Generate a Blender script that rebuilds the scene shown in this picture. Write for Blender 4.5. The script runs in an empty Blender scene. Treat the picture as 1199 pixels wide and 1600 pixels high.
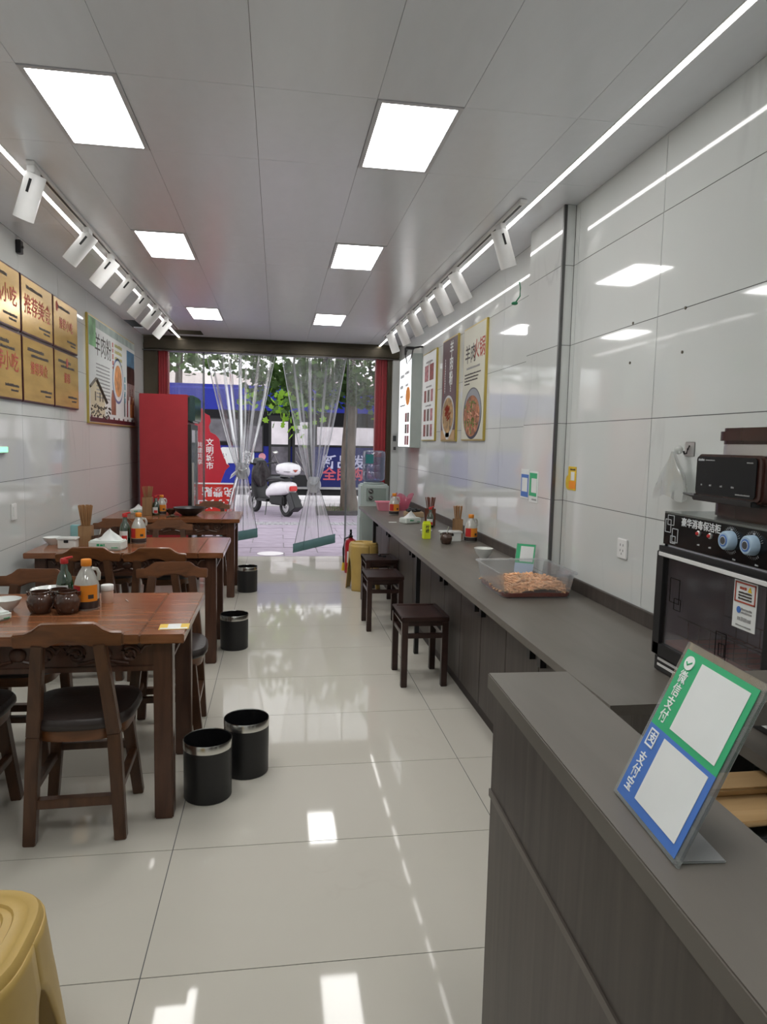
import bpy, bmesh, math, random
from mathutils import Vector, Matrix
random.seed(7)
SC = bpy.context.scene
COL = SC.collection
PI = math.pi

# ------------------------------------------------------------------ camera
F_PX, YAW, PITCH, ROLL, EYE = 1086.6, 0.153099, 0.0977725, -0.0226525, 1.456
cy, sy, cp, sp = math.cos(YAW), math.sin(YAW), math.cos(PITCH), math.sin(PITCH)
fw = Vector((sy*cp, cy*cp, -sp)); rt = Vector((cy, -sy, 0)); dn = fw.cross(rt)
r2 = rt*math.cos(ROLL) + dn*math.sin(ROLL); d2 = -rt*math.sin(ROLL) + dn*math.cos(ROLL)
cd = bpy.data.cameras.new('camera'); cam = bpy.data.objects.new('camera', cd); COL.objects.link(cam)
cd.sensor_fit = 'VERTICAL'; cd.sensor_height = 24; cd.lens = F_PX/1600*24; cd.clip_start = .02; cd.clip_end = 300
cam.matrix_world = Matrix(((r2.x, -d2.x, -fw.x, 0), (r2.y, -d2.y, -fw.y, 0), (r2.z, -d2.z, -fw.z, EYE), (0, 0, 0, 1)))
SC.camera = cam

# ------------------------------------------------------------------ sky, exposure
W = bpy.data.worlds.new('sky'); SC.world = W; W.use_nodes = True
bg = W.node_tree.nodes['Background']; bg.inputs[0].default_value = (.96, .97, 1, 1); bg.inputs[1].default_value = 1.65
SC.view_settings.view_transform = 'Standard'; SC.view_settings.look = 'None'
SC.view_settings.exposure = 0.25; SC.view_settings.gamma = 1; SC.view_settings.use_curve_mapping = False
PANEL_E, STRIP_E = 17.5, 8.0
try:
    SC.cycles.max_bounces = 10; SC.cycles.transparent_max_bounces = 32; SC.cycles.use_denoising = True
    SC.cycles.caustics_reflective = False; SC.cycles.caustics_refractive = False
    SC.cycles.sample_clamp_indirect = 6
except Exception:
    pass

# ------------------------------------------------------------------ materials
MATS = {}
def nt(name):
    m = bpy.data.materials.new(name); m.use_nodes = True
    t = m.node_tree; MATS[name] = m
    return m, t, t.nodes, t.links, t.nodes['Principled BSDF']
def c4(c): return (c[0], c[1], c[2], 1)
def mat(name, col, rough=.5, metal=0, spec=.5, vary=0, vscale=8, bump=0, bscale=40, emit=0, ecol=None, coat=0, stretch=(1, 1, 1)):
    m, t, N, L, b = nt(name)
    b.inputs['Base Color'].default_value = c4(col); b.inputs['Roughness'].default_value = rough
    b.inputs['Metallic'].default_value = metal; b.inputs['Specular IOR Level'].default_value = spec
    if coat: b.inputs['Coat Weight'].default_value = coat; b.inputs['Coat Roughness'].default_value = .06
    if emit: b.inputs['Emission Color'].default_value = c4(ecol or col); b.inputs['Emission Strength'].default_value = emit
    tc = N.new('ShaderNodeTexCoord'); mp = N.new('ShaderNodeMapping'); mp.inputs['Scale'].default_value = stretch
    L.new(tc.outputs['Object'], mp.inputs[0])
    nz = N.new('ShaderNodeTexNoise'); nz.inputs['Scale'].default_value = vscale; nz.inputs['Detail'].default_value = 5
    L.new(mp.outputs[0], nz.inputs['Vector'])
    v = vary or .04
    mr = N.new('ShaderNodeMapRange'); mr.inputs[1].default_value = .3; mr.inputs[2].default_value = .7
    mr.inputs[3].default_value = 1-v; mr.inputs[4].default_value = 1+v
    L.new(nz.outputs[0], mr.inputs[0])
    mx = N.new('ShaderNodeMix'); mx.data_type = 'RGBA'; mx.blend_type = 'MULTIPLY'; mx.inputs[0].default_value = 1
    mx.inputs[6].default_value = c4(col); L.new(mr.outputs[0], mx.inputs[7]); L.new(mx.outputs[2], b.inputs['Base Color'])
    if bump:
        n2 = N.new('ShaderNodeTexNoise'); n2.inputs['Scale'].default_value = bscale; L.new(mp.outputs[0], n2.inputs['Vector'])
        bp = N.new('ShaderNodeBump'); bp.inputs['Strength'].default_value = bump; bp.inputs['Distance'].default_value = .01
        L.new(n2.outputs[0], bp.inputs['Height']); L.new(bp.outputs[0], b.inputs['Normal'])
    return m
def wood(name, a, c, stretch=(2, 22, 22), rough=.35, spec=.5, bump=.04):
    m, t, N, L, b = nt(name)
    tc = N.new('ShaderNodeTexCoord'); mp = N.new('ShaderNodeMapping'); mp.inputs['Scale'].default_value = stretch
    L.new(tc.outputs['Object'], mp.inputs[0])
    nz = N.new('ShaderNodeTexNoise'); nz.inputs['Scale'].default_value = 1.6; nz.inputs['Detail'].default_value = 7; nz.inputs['Distortion'].default_value = .6
    L.new(mp.outputs[0], nz.inputs['Vector'])
    r = N.new('ShaderNodeValToRGB'); r.color_ramp.elements[0].position = .3; r.color_ramp.elements[1].position = .72
    r.color_ramp.elements[0].color = c4(a); r.color_ramp.elements[1].color = c4(c)
    L.new(nz.outputs[0], r.inputs[0]); L.new(r.outputs[0], b.inputs['Base Color'])
    b.inputs['Roughness'].default_value = rough; b.inputs['Specular IOR Level'].default_value = spec
    bp = N.new('ShaderNodeBump'); bp.inputs['Strength'].default_value = bump; bp.inputs['Distance'].default_value = .004
    L.new(nz.outputs[0], bp.inputs['Height']); L.new(bp.outputs[0], b.inputs['Normal'])
    return m
def marble(name, base, vein, rough, vscale, wob, amount):
    m, t, N, L, b = nt(name)
    tc = N.new('ShaderNodeTexCoord')
    geo = N.new('ShaderNodeNewGeometry')
    mp = N.new('ShaderNodeMapping'); mp.inputs['Rotation'].default_value = (.75, .75, .4); mp.inputs['Scale'].default_value = (1.6, 1.6, .35); L.new(geo.outputs['Position'], mp.inputs[0])
    nz = N.new('ShaderNodeTexNoise'); nz.inputs['Scale'].default_value = vscale; nz.inputs['Detail'].default_value = 4; nz.inputs['Distortion'].default_value = .5
    L.new(mp.outputs[0], nz.inputs['Vector'])
    r = N.new('ShaderNodeValToRGB'); e = r.color_ramp.elements
    e[0].position = .485; e[0].color = (0, 0, 0, 1); e[1].position = .5; e[1].color = (1, 1, 1, 1)
    x = e.new(.515); x.color = (0, 0, 0, 1); L.new(nz.outputs[0], r.inputs[0])
    n3 = N.new('ShaderNodeTexNoise'); n3.inputs['Scale'].default_value = 1.3; L.new(geo.outputs['Position'], n3.inputs['Vector'])
    mr = N.new('ShaderNodeMapRange'); mr.inputs[1].default_value = .5; mr.inputs[2].default_value = .7; mr.inputs[4].default_value = amount
    L.new(n3.outputs[0], mr.inputs[0])
    mu = N.new('ShaderNodeMath'); mu.operation = 'MULTIPLY'; L.new(r.outputs[0], mu.inputs[0]); L.new(mr.outputs[0], mu.inputs[1])
    mx = N.new('ShaderNodeMix'); mx.data_type = 'RGBA'; L.new(mu.outputs[0], mx.inputs[0])
    mx.inputs[6].default_value = c4(base); mx.inputs[7].default_value = c4(vein); L.new(mx.outputs[2], b.inputs['Base Color'])
    b.inputs['Roughness'].default_value = rough; b.inputs['Specular IOR Level'].default_value = .6 if 'wall' in name else .24
    n2 = N.new('ShaderNodeTexNoise'); n2.inputs['Scale'].default_value = 2.2; n2.inputs['Detail'].default_value = 1; L.new(geo.outputs['Position'], n2.inputs['Vector'])
    bp = N.new('ShaderNodeBump'); bp.inputs['Strength'].default_value = wob; bp.inputs['Distance'].default_value = .01
    L.new(n2.outputs[0], bp.inputs['Height']); L.new(bp.outputs[0], b.inputs['Normal'])
    return m
def clear(name, tint, haze, gloss=.12, edge=.5, hcol=(.9, .92, .95), rough=.08):
    """thin clear plastic: transparent, with a glossy and a hazy share that grows where the sheet is seen edge-on"""
    m, t, N, L, b = nt(name)
    out = N['Material Output']; N.remove(b)
    tr = N.new('ShaderNodeBsdfTransparent'); tr.inputs[0].default_value = c4(tint)
    df = N.new('ShaderNodeBsdfDiffuse'); df.inputs[0].default_value = c4(hcol)
    tl = N.new('ShaderNodeBsdfTranslucent'); tl.inputs[0].default_value = c4(hcol)
    dm = N.new('ShaderNodeMixShader'); dm.inputs[0].default_value = .5; L.new(df.outputs[0], dm.inputs[1]); L.new(tl.outputs[0], dm.inputs[2])
    gl = N.new('ShaderNodeBsdfGlossy'); gl.inputs['Roughness'].default_value = rough
    lw = N.new('ShaderNodeLayerWeight'); lw.inputs[0].default_value = .35
    m1 = N.new('ShaderNodeMath'); m1.operation = 'MULTIPLY_ADD'; L.new(lw.outputs['Facing'], m1.inputs[0]); m1.inputs[1].default_value = edge; m1.inputs[2].default_value = haze
    m2 = N.new('ShaderNodeMath'); m2.operation = 'MULTIPLY_ADD'; L.new(lw.outputs['Fresnel'], m2.inputs[0]); m2.inputs[1].default_value = .6; m2.inputs[2].default_value = gloss*.3
    for q in (m1, m2): q.use_clamp = True
    a = N.new('ShaderNodeMixShader'); L.new(m1.outputs[0], a.inputs[0]); L.new(tr.outputs[0], a.inputs[1]); L.new(dm.outputs[0], a.inputs[2])
    c = N.new('ShaderNodeMixShader'); L.new(m2.outputs[0], c.inputs[0]); L.new(a.outputs[0], c.inputs[1]); L.new(gl.outputs[0], c.inputs[2])
    L.new(c.outputs[0], out.inputs[0])
    return m
def leafy(name, col, trans):
    m, t, N, L, b = nt(name)
    out = N['Material Output']; N.remove(b)
    oi = N.new('ShaderNodeNewGeometry'); ra = N.new('ShaderNodeMapRange'); ra.inputs[3].default_value = .6; ra.inputs[4].default_value = 1.35
    L.new(oi.outputs['Random Per Island'], ra.inputs[0])
    sh = []
    for kind, c in (('ShaderNodeBsdfDiffuse', col), ('ShaderNodeBsdfTranslucent', trans)):
        mx = N.new('ShaderNodeMix'); mx.data_type = 'RGBA'; mx.blend_type = 'MULTIPLY'; mx.inputs[0].default_value = 1
        mx.inputs[6].default_value = c4(c); L.new(ra.outputs[0], mx.inputs[7])
        s = N.new(kind); L.new(mx.outputs[2], s.inputs[0]); sh.append(s)
    a = N.new('ShaderNodeMixShader'); a.inputs[0].default_value = .5
    L.new(sh[0].outputs[0], a.inputs[1]); L.new(sh[1].outputs[0], a.inputs[2]); L.new(a.outputs[0], out.inputs[0])
    return m
def lamp(name, col, e):
    m, t, N, L, b = nt(name)
    b.inputs['Base Color'].default_value = (.8, .8, .8, 1); b.inputs['Emission Color'].default_value = c4(col); b.inputs['Emission Strength'].default_value = e
    return m

floor_m = marble('polished beige floor tile', (.57, .545, .48), (.46, .42, .365), .045, 1.1, .012, .25)
wall_m = marble('glossy white marble wall tile', (.62, .64, .625), (.40, .41, .41), .05, .8, .016, .35)
grout_m = mat('grey grout', (.13, .13, .13), .9)
ceil_m = mat('satin grey-white ceiling panel', (.775, .80, .85), .20, 0, .6, vary=.015)
gap_m = mat('dark ceiling void', (.03, .03, .03), .9)
bronze_m = mat('brown bronze aluminium', (.10, .085, .06), .3, .7, vary=.1)
steel_m = mat('dark steel trim', (.12, .12, .12), .3, .8)
redcol_m = mat('red painted metal', (.42, .03, .04), .35)
white_m = mat('white plastic', (.75, .75, .74), .4)
whitemetal_m = mat('white painted metal', (.78, .78, .77), .35)
black_m = mat('black plastic', (.012, .012, .013), .4)
blackgloss_m = mat('glossy black panel', (.008, .008, .009), .12, 0, .25)
chrome_m = mat('brushed chrome', (.7, .7, .68), .22, 1)
panel_m = lamp('lit ceiling panel', (1, .99, .97), PANEL_E)
strip_m = lamp('lit light strip', (1, .98, .95), STRIP_E)
box_m = lamp('lit menu board', (.95, .98, 1), .95)
green_led = lamp('green exit light', (.05, .9, .35), 1.2)
table_m = wood('reddish brown table wood', (.150, .055, .022), (.310, .125, .058), (2, 16, 16), .17, .6, .03)
tleg_m = wood('table leg wood', (.055, .022, .013), (.105, .046, .027), (16, 16, 2), .3)
chair_m = wood('walnut chair wood', (.092, .033, .011), (.195, .074, .027), (5, 18, 18), .3)
chairleg_m = wood('walnut leg wood', (.052, .022, .011), (.110, .049, .024), (18, 18, 3), .32)
cush_m = mat('dark brown leather', (.028, .020, .018), .38, bump=.1, bscale=60)
stool_m = wood('dark red-brown stool wood', (.022, .010, .008), (.046, .021, .017), (6, 6, 6), .28)
lamtop_m = wood('grey-brown laminate top', (.105, .093, .078), (.135, .121, .104), (6, 1.2, 6), .38, .45, .02)
lam_m = wood('dark grey-brown laminate', (.046, .037, .032), (.080, .066, .057), (26, 26, 1.2), .45, .4, .03)
lamlow_m = wood('lighter grey-brown laminate', (.062, .050, .043), (.098, .082, .070), (26, 26, 1.2), .45, .4, .03)
edge_m = mat('laminate edge band', (.105, .088, .074), .4)
dark_m = mat('dark interior', (.012, .011, .010), .8)
kick_m = mat('dark kick plate', (.03, .022, .02), .6)
ystool_m = mat('mustard yellow plastic', (.50, .34, .10), .42, vary=.06)
fridge_m = mat('red fridge enamel', (.36, .022, .032), .38)
gold_m = mat('gold brushed plaque', (.66, .42, .13), .25, .45, vary=.15, vscale=3, stretch=(1, 1, 5))
maroon_m = mat('maroon plaque backing', (.06, .012, .016), .35)
goldframe_m = mat('gold poster frame', (.55, .42, .10), .3, .6)
redtxt_m = mat('red print', (.36, .055, .03), .6)
darktxt_m = mat('dark print', (.05, .04, .035), .6)
greytxt_m = mat('grey print', (.30, .30, .30), .6)
paper_m = mat('white paper', (.72, .74, .73), .6)
cream_m = mat('cream poster paper', (.58, .57, .47), .45, vary=.05, vscale=2)
purple_m = mat('purple-brown poster print', (.10, .045, .05), .4, vary=.25, vscale=3)
green_m = mat('green print', (.03, .40, .17), .45)
blue_m = mat('blue print', (.06, .17, .52), .45)
orange_m = mat('orange print', (.80, .27, .02), .45)
yellow_m = mat('yellow print', (.72, .48, .03), .45)
lime_m = mat('fluorescent yellow carton', (.68, .78, .03), .4)
redcap_m = mat('red cap plastic', (.55, .03, .03), .35)
acryl_m = clear('clear acrylic', (.93, .97, .95), .05, .25, .35)
pvc_m = clear('clear vinyl curtain', (.90, .91, .92), .075, .12, .75, (.88, .89, .92), .14)
flatpvc_m = clear('flat clear vinyl strip', (.86, .87, .87), .10, .15, .25, (.66, .68, .68), .15)
pvcedge_m = clear('thick vinyl edge', (.62, .64, .64), .25, .3, .3, (.45, .47, .47))
knot_m = clear('bunched vinyl', (.85, .87, .9), .62, .2, .4, (.9, .92, .95))
teal_m = mat('teal weight band', (.085, .19, .20), .5)
greenglass_m = clear('green bottle glass', (.08, .30, .12), .10, .5, .25, (.05, .30, .10))
soy_m = mat('dark sauce', (.010, .006, .005), .15)
milkplast_m = clear('cloudy bottle plastic', (.75, .75, .70), .68, .3, .3, (.86, .86, .80))
jar_m = mat('brown glazed clay', (.062, .030, .020), .15, vary=.35, vscale=20, stretch=(1, 1, .25), coat=.5)
porc_m = mat('white porcelain', (.72, .74, .72), .15)
bamboo_m = wood('bamboo', (.24, .13, .06), (.36, .21, .10), (18, 18, 2), .5)
stick_m = mat('chopstick wood', (.36, .19, .08), .5, vary=.2)
stickred_m = mat('red-brown chopstick wood', (.16, .055, .03), .4, vary=.2)
tissue_m = mat('tissue pack film', (.72, .78, .74), .35, bump=.2, bscale=20)
food_m = mat('shredded pickled vegetable', (.80, .46, .24), .45, vary=.40, vscale=30)
oil_m = mat('red chilli oil', (.40, .04, .015), .2)
tub_m = clear('clear storage tub', (.96, .97, .98), .05, .25, .45, (.85, .88, .9))
water_m = clear('blue water bottle plastic', (.80, .83, .95), .10, .35, .3, (.50, .56, .74))
disp_m = mat('grey-green dispenser plastic', (.42, .49, .47), .45)
pink_m = mat('pink basket plastic', (.80, .28, .36), .45)
extred_m = mat('extinguisher red', (.45, .015, .025), .3)
kettle_m = mat('dark brown appliance plastic', (.045, .018, .014), .22)
silver_m = mat('silver appliance shell', (.55, .55, .54), .3, .7)
cyan_m = mat('pale blue knob', (.38, .52, .66), .35)
glassdark_m = clear('dark oven glass', (.95, .95, .96), .02, .05, .10, (.25, .25, .26))
pinktray_m = mat('pink paper lining', (.75, .33, .33), .6, vary=.2)
woodboard_m = wood('pale yellow-brown board', (.42, .26, .11), (.52, .34, .16), (3, 10, 10), .5)
greyplast_m = mat('grey plastic', (.05, .052, .055), .5)
bag_m = clear('thin white carrier bag', (.85, .88, .86), .50, .2, .5, (.85, .87, .85))
pave_m = mat('lilac-grey paving stone', (.345, .29, .355), .7, vary=.16, vscale=5, bump=.15)
road_m = mat('asphalt road', (.22, .22, .24), .85, vary=.1)
kerb_m = mat('white kerb', (.80, .77, .78), .6)
soil_m = mat('planting soil', (.09, .075, .05), .95, vary=.4, vscale=14, bump=.5)
bark_m = mat('peeling bark', (.125, .098, .078), .85, vary=.45, vscale=6, bump=.5, stretch=(1, 1, .4))
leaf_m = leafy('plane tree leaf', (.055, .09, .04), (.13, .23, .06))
leafb_m = leafy('sunlit leaf', (.15, .27, .035), (.27, .46, .05))  # brighter copy of the leaf green with sunlight put into the colour
busblue_m = mat('blue bus paint', (.018, .028, .30), .45, 0, .25)
busnavy_m = mat('navy bus advert', (.016, .022, .13), .5, 0, .25)
busblack_m = mat('black bus window band', (.006, .006, .008), .45, 0, .2)
busglass_m = mat('bus glass with painted reflection', (.80, .74, .78), .15, vary=.2, vscale=2)  # pale reflection is put into the base colour of the panes
busglassd_m = mat('grey bus glass', (.13, .12, .14), .2, vary=.45, vscale=3)
rubber_m = mat('tyre rubber', (.02, .02, .02), .8)
scoot_m = mat('white scooter paint', (.76, .74, .76), .25)
redboard_m = mat('red sign board', (.42, .02, .035), .4)
brightred_m = mat('bright red sign', (.58, .03, .02), .4)
facade_m = mat('pale pink building', (.86, .76, .72), .8, vary=.06)
shutter_m = mat('building window', (.30, .32, .36), .3)

# ------------------------------------------------------------------ mesh helpers
class MB:
    def __init__(s, T=None): s.v = []; s.f = []; s.T = T or Matrix()
    def add(s, vs, fs, M=None):
        o = len(s.v); M = s.T @ M if M is not None else s.T
        s.v += [tuple(M @ Vector(p)) for p in vs]; s.f += [tuple(i+o for i in q) for q in fs]; return s
    def box(s, x0, x1, y0, y1, z0, z1, M=None):
        v = [(x, y, z) for z in (z0, z1) for y in (y0, y1) for x in (x0, x1)]
        return s.add(v, [(0, 2, 3, 1), (4, 5, 7, 6), (0, 1, 5, 4), (2, 6, 7, 3), (0, 4, 6, 2), (1, 3, 7, 5)], M)
    def lathe(s, prof, n=24, M=None, cap=True, sx=1, sy=1):
        v = []; f = []
        for r, z in prof:
            for k in range(n):
                a = 2*PI*k/n; v.append((r*math.cos(a)*sx, r*math.sin(a)*sy, z))
        for i in range(len(prof)-1):
            for k in range(n):
                k2 = (k+1) % n; f.append((i*n+k, i*n+k2, (i+1)*n+k2, (i+1)*n+k))
        if cap:
            f.append(tuple(range(n-1, -1, -1))); b = (len(prof)-1)*n; f.append(tuple(range(b, b+n)))
        return s.add(v, f, M)
    def bar(s, a, b, r0, r1=None, n=8, M=None, sq=False, up=None):
        """tapered bar from a to b; sq: square section"""
        a = Vector(a); b = Vector(b); d = b-a; L = d.length; r1 = r0 if r1 is None else r1
        z = d.normalized(); u = Vector(up) if up else (Vector((0, 1, 0)) if abs(z.y) < .9 else Vector((1, 0, 0)))
        x = u.cross(z).normalized(); y = z.cross(x)
        R = Matrix((x, y, z)).transposed().to_4x4(); R.translation = a
        if sq: n = 4
        k = math.sqrt(2) if sq else 1; off = PI/4 if sq else 0
        v = [(r*k*math.cos(2*PI*i/n+off), r*k*math.sin(2*PI*i/n+off), z0) for r, z0 in ((r0, 0), (r1, L)) for i in range(n)]
        f = [(i, (i+1) % n, n+(i+1) % n, n+i) for i in range(n)] + [tuple(range(n-1, -1, -1)), tuple(range(n, 2*n))]
        return s.add(v, f, (M @ R) if M is not None else R)
    def tube(s, pts, r, n=6, M=None):
        pts = [Vector(p) for p in pts]; v = []; f = []; m = len(pts)
        for i, p in enumerate(pts):
            t = (pts[min(i+1, m-1)]-pts[max(i-1, 0)]).normalized()
            u = Vector((0, 0, 1)) if abs(t.z) < .9 else Vector((1, 0, 0))
            x = u.cross(t).normalized(); y = t.cross(x)
            rr = r[i] if isinstance(r, (list, tuple)) else r
            v += [p+x*rr*math.cos(2*PI*k/n)+y*rr*math.sin(2*PI*k/n) for k in range(n)]
        for i in range(m-1):
            for k in range(n):
                k2 = (k+1) % n; f.append((i*n+k, i*n+k2, (i+1)*n+k2, (i+1)*n+k))
        f += [tuple(range(n-1, -1, -1)), tuple(range((m-1)*n, m*n))]
        return s.add(v, f, M)
    def prism(s, poly, d0, d1, M=None):
        """poly in local xz, extruded along y from d0 to d1"""
        n = len(poly); v = [(x, d0, z) for x, z in poly]+[(x, d1, z) for x, z in poly]
        f = [tuple(range(n)), tuple(range(2*n-1, n-1, -1))]+[(i, n+i, n+(i+1) % n, (i+1) % n) for i in range(n)]
        return s.add(v, f, M)
    def sheet(s, nu, nv, fn, M=None):
        v = [fn(i/(nu-1), j/(nv-1)) for j in range(nv) for i in range(nu)]
        f = [(j*nu+i, j*nu+i+1, (j+1)*nu+i+1, (j+1)*nu+i) for j in range(nv-1) for i in range(nu-1)]
        return s.add(v, f, M)
    def ball(s, c, rx, ry, rz, nu=14, nv=9, M=None):
        v = []; f = []
        for j in range(nv+1):
            t = PI*j/nv
            for i in range(nu):
                a = 2*PI*i/nu; v.append((c[0]+rx*math.sin(t)*math.cos(a), c[1]+ry*math.sin(t)*math.sin(a), c[2]-rz*math.cos(t)))
        for j in range(nv):
            for i in range(nu):
                i2 = (i+1) % nu; f.append((j*nu+i, j*nu+i2, (j+1)*nu+i2, (j+1)*nu+i))
        return s.add(v, f, M)
    def mesh(s, name, bev=0, smooth=None, seg=2):
        bm = bmesh.new(); vs = [bm.verts.new(p) for p in s.v]
        for q in s.f:
            try: bm.faces.new([vs[i] for i in q])
            except ValueError: pass
        bmesh.ops.remove_doubles(bm, verts=bm.verts, dist=1e-6)
        bmesh.ops.recalc_face_normals(bm, faces=bm.faces)
        if bev:
            ed = [e for e in bm.edges if len(e.link_faces) == 2 and e.calc_face_angle(0) > .6]
            bmesh.ops.bevel(bm, geom=ed, offset=bev, segments=seg, affect='EDGES', clamp_overlap=True)
        me = bpy.data.meshes.new(name); bm.to_mesh(me); bm.free()
        if smooth is None: smooth = bool(bev)
        if smooth:
            me.shade_smooth(); me.set_sharp_from_angle(angle=math.radians(40))
        return me
    def build(s, name, m, parent=None, bev=0, smooth=None, seg=2, label=None):
        me = s.mesh(name, bev, smooth, seg); me.materials.append(m)
        return put(name, me, parent, label)
def put(name, me, parent=None, label=None):
    o = bpy.data.objects.new(name, me); COL.objects.link(o)
    if parent is not None: o.parent = parent
    if label: o['label'] = label
    return o
def tag(o, label, cat, group=None, kind=None):
    o['label'] = label; o['category'] = cat
    if group: o['group'] = group
    if kind: o['kind'] = kind
    return o
def struct(o, label=None, cat=None):
    o['kind'] = 'structure'
    if label: o['label'] = label
    if cat: o['category'] = cat
    return o
def thing(name, label, cat, loc=(0, 0, 0), rz=0, group=None):
    o = bpy.data.objects.new(name, None); COL.objects.link(o)
    o.location = loc; o.rotation_euler = (0, 0, rz); return tag(o, label, cat, group)
def dup(root, loc, rz=None, label=None, group=None):
    r = root.copy(); COL.objects.link(r); r.location = loc
    if rz is not None: r.rotation_euler = (0, 0, rz)
    if label: r['label'] = label
    if group: r['group'] = group
    for ch in list(root.children):
        c = ch.copy(); COL.objects.link(c); c.parent = r
        for g in ch.children:
            d = g.copy(); COL.objects.link(d); d.parent = c
    return r
def basis(o, right, up):
    r = Vector(right).normalized(); u = Vector(up).normalized(); n = r.cross(u)
    M = Matrix((r, u, n)).transposed().to_4x4(); M.translation = Vector(o); return M
def text(body, size, m, parent, o, right, up, name='lettering', bold=0, sx=1, vertical=False, align='CENTER'):
    """flat raised lettering; o = centre of the line, right/up = reading directions"""
    c = bpy.data.curves.new(name, 'FONT'); c.body = '\n'.join(body) if vertical else body
    c.size = size; c.align_x = align; c.align_y = 'CENTER'; c.resolution_u = 2; c.offset = bold*size; c.extrude = .0006
    if vertical: c.space_line = 1.0
    t = bpy.data.objects.new(name, c); COL.objects.link(t)
    dg = bpy.context.evaluated_depsgraph_get(); me = bpy.data.meshes.new_from_object(t.evaluated_get(dg))
    bpy.data.objects.remove(t); bpy.data.curves.remove(c)
    me.name = name; me.transform(basis(o, right, up) @ Matrix.Diagonal((sx, 1, 1, 1))); me.materials.clear(); me.materials.append(m)
    return put(name, me, parent)
def slab(name, m, parent, o, right, up, x0, x1, z0, z1, t=.001, bev=0):
    """thin plate on a surface: x along right, z along up, t thick towards the viewer"""
    b = MB(basis(o, right, up)); b.box(x0, x1, z0, z1, 0, t); return b.build(name, m, parent, bev)
def disc(name, m, parent, o, right, up, cx, cz, rx, rz, t=.001, n=24):
    b = MB(basis(o, right, up)); b.add([(cx+rx*math.cos(2*PI*k/n), cz+rz*math.sin(2*PI*k/n), h) for h in (0, t) for k in range(n)],
        [tuple(range(n-1, -1, -1)), tuple(range(n, 2*n))]+[(k, (k+1) % n, n+(k+1) % n, n+k) for k in range(n)])
    return b.build(name, m, parent)
def lines(name, m, parent, o, right, up, rows, t=.0008):
    """rows of print too small to read: (x0, x1, z, height) each broken into word-like dashes"""
    b = MB(basis(o, right, up)); rnd = random.Random(len(rows)+int(rows[0][2]*1000))
    for x0, x1, z, h in rows:
        x = x0
        while x < x1:
            w = min(h*rnd.uniform(.7, 1.1), x1-x); b.box(x, x+w, z, z+h*rnd.uniform(.7, 1), 0, t); x += w+h*.25
    return b.build(name, m, parent)
PX, NX, PY, NY, UP = (1, 0, 0), (-1, 0, 0), (0, 1, 0), (0, -1, 0), (0, 0, 1)

# ------------------------------------------------------------------ room shell
CEIL, XL, XR, XP, XF, YS = 2.68, -1.594, 1.49, 1.43, 1.52, 8.85
PL0, PL1, YB = 3.47, 3.95, -1.4
unit = MB().box(-.5, .5, -.5, .5, -.5, .5)
def tiles(parent, m, name, boxes):
    me = unit.mesh(name); me.materials.append(m)
    for (x0, x1, y0, y1, z0, z1) in boxes:
        o = put(name, me, parent); o.location = ((x0+x1)/2, (y0+y1)/2, (z0+z1)/2); o.scale = (x1-x0, y1-y0, z1-z0)
J = .0016
fl = struct(MB().box(XL-.15, XF+.15, YB, YS+.02, -.1, -.0016).build('floor', grout_m), 'polished beige tile floor of the restaurant')
ys = [YB]+[1.825+.603*k for k in range(-5, 12) if 1.825+.603*k < YS-.1]+[YS]
xs = [XL, -.357, .845, XF]
tiles(fl, floor_m, 'tile', [(xs[i]+J, xs[i+1]-J, ys[k]+J, ys[k+1]-J, -.006, 0) for i in range(3) for k in range(len(ys)-1)])
zs = [0, .382, .782, 1.182, 1.582, 1.982, 2.382, CEIL]
def span(a, b, anchor, pitch=.79):
    k0 = math.ceil((a-anchor)/pitch+.05); e = [a]; y = anchor+k0*pitch
    while y < b-.04: e.append(y); y += pitch
    return e+[b]
wl = struct(MB().box(XL-.16, XL-.0018, YB, YS+.05, 0, CEIL).build('wall_left', grout_m), 'left wall of glossy white marble tiles')
e = span(YB, YS, 4.725)
tiles(wl, wall_m, 'tile', [(XL-.008, XL, e[k]+J, e[k+1]-J, zs[j]+J, zs[j+1]-J) for k in range(len(e)-1) for j in range(7)])
wr = MB().box(XR+.0018, XR+.2, YB, PL0+.0018, 0, CEIL).box(XP+.0018, XR+.2, PL0+.0018, PL1, 0, CEIL).box(XF+.0018, XR+.2, PL1, YS+.05, 0, CEIL)
wr = struct(wr.build('wall_right', grout_m), 'right wall of glossy white marble tiles with a stepped pier')
b_ = []
e = span(YB, PL0-.002, 2.63)
b_ += [(XR, XR+.008, e[k]+J, e[k+1]-J, zs[j]+J, zs[j+1]-J) for k in range(len(e)-1) for j in range(7)]
b_ += [(XP, XP+.008, PL0+.012, PL1-J, zs[j]+J, zs[j+1]-J) for j in range(7)]
b_ += [(XP+.012, XR-J, PL0, PL0+.008, zs[j]+J, zs[j+1]-J) for j in range(7)]
b_ += [(XP+.012, XF-J, PL1, PL1+.008, zs[j]+J, zs[j+1]-J) for j in range(7)]
e = span(PL1+.01, YS, 4.66)
b_ += [(XF, XF+.008, e[k]+J, e[k+1]-J, zs[j]+J, zs[j+1]-J) for k in range(len(e)-1) for j in range(7)]
tiles(wr, wall_m, 'tile', b_)
for (y, z) in ((2.831, 1.824), (2.44, 1.821), (2.437, 1.981), (2.823, 1.989)):
    MB().bar((XR-.003, y, z), (XR+.004, y, z), .006, n=8).build('screw', bronze_m, wr)
struct(MB().box(XP-.004, XP+.012, PL0-.004, PL0+.012, .75, CEIL-.002).build('trim_1', steel_m), 'dark metal corner strip on the white tiled pier')
struct(MB().box(XL-.16, XR+.2, YB-.1, YB, 0, CEIL).build('wall_back', wall_m), 'wall behind the viewer')

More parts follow.
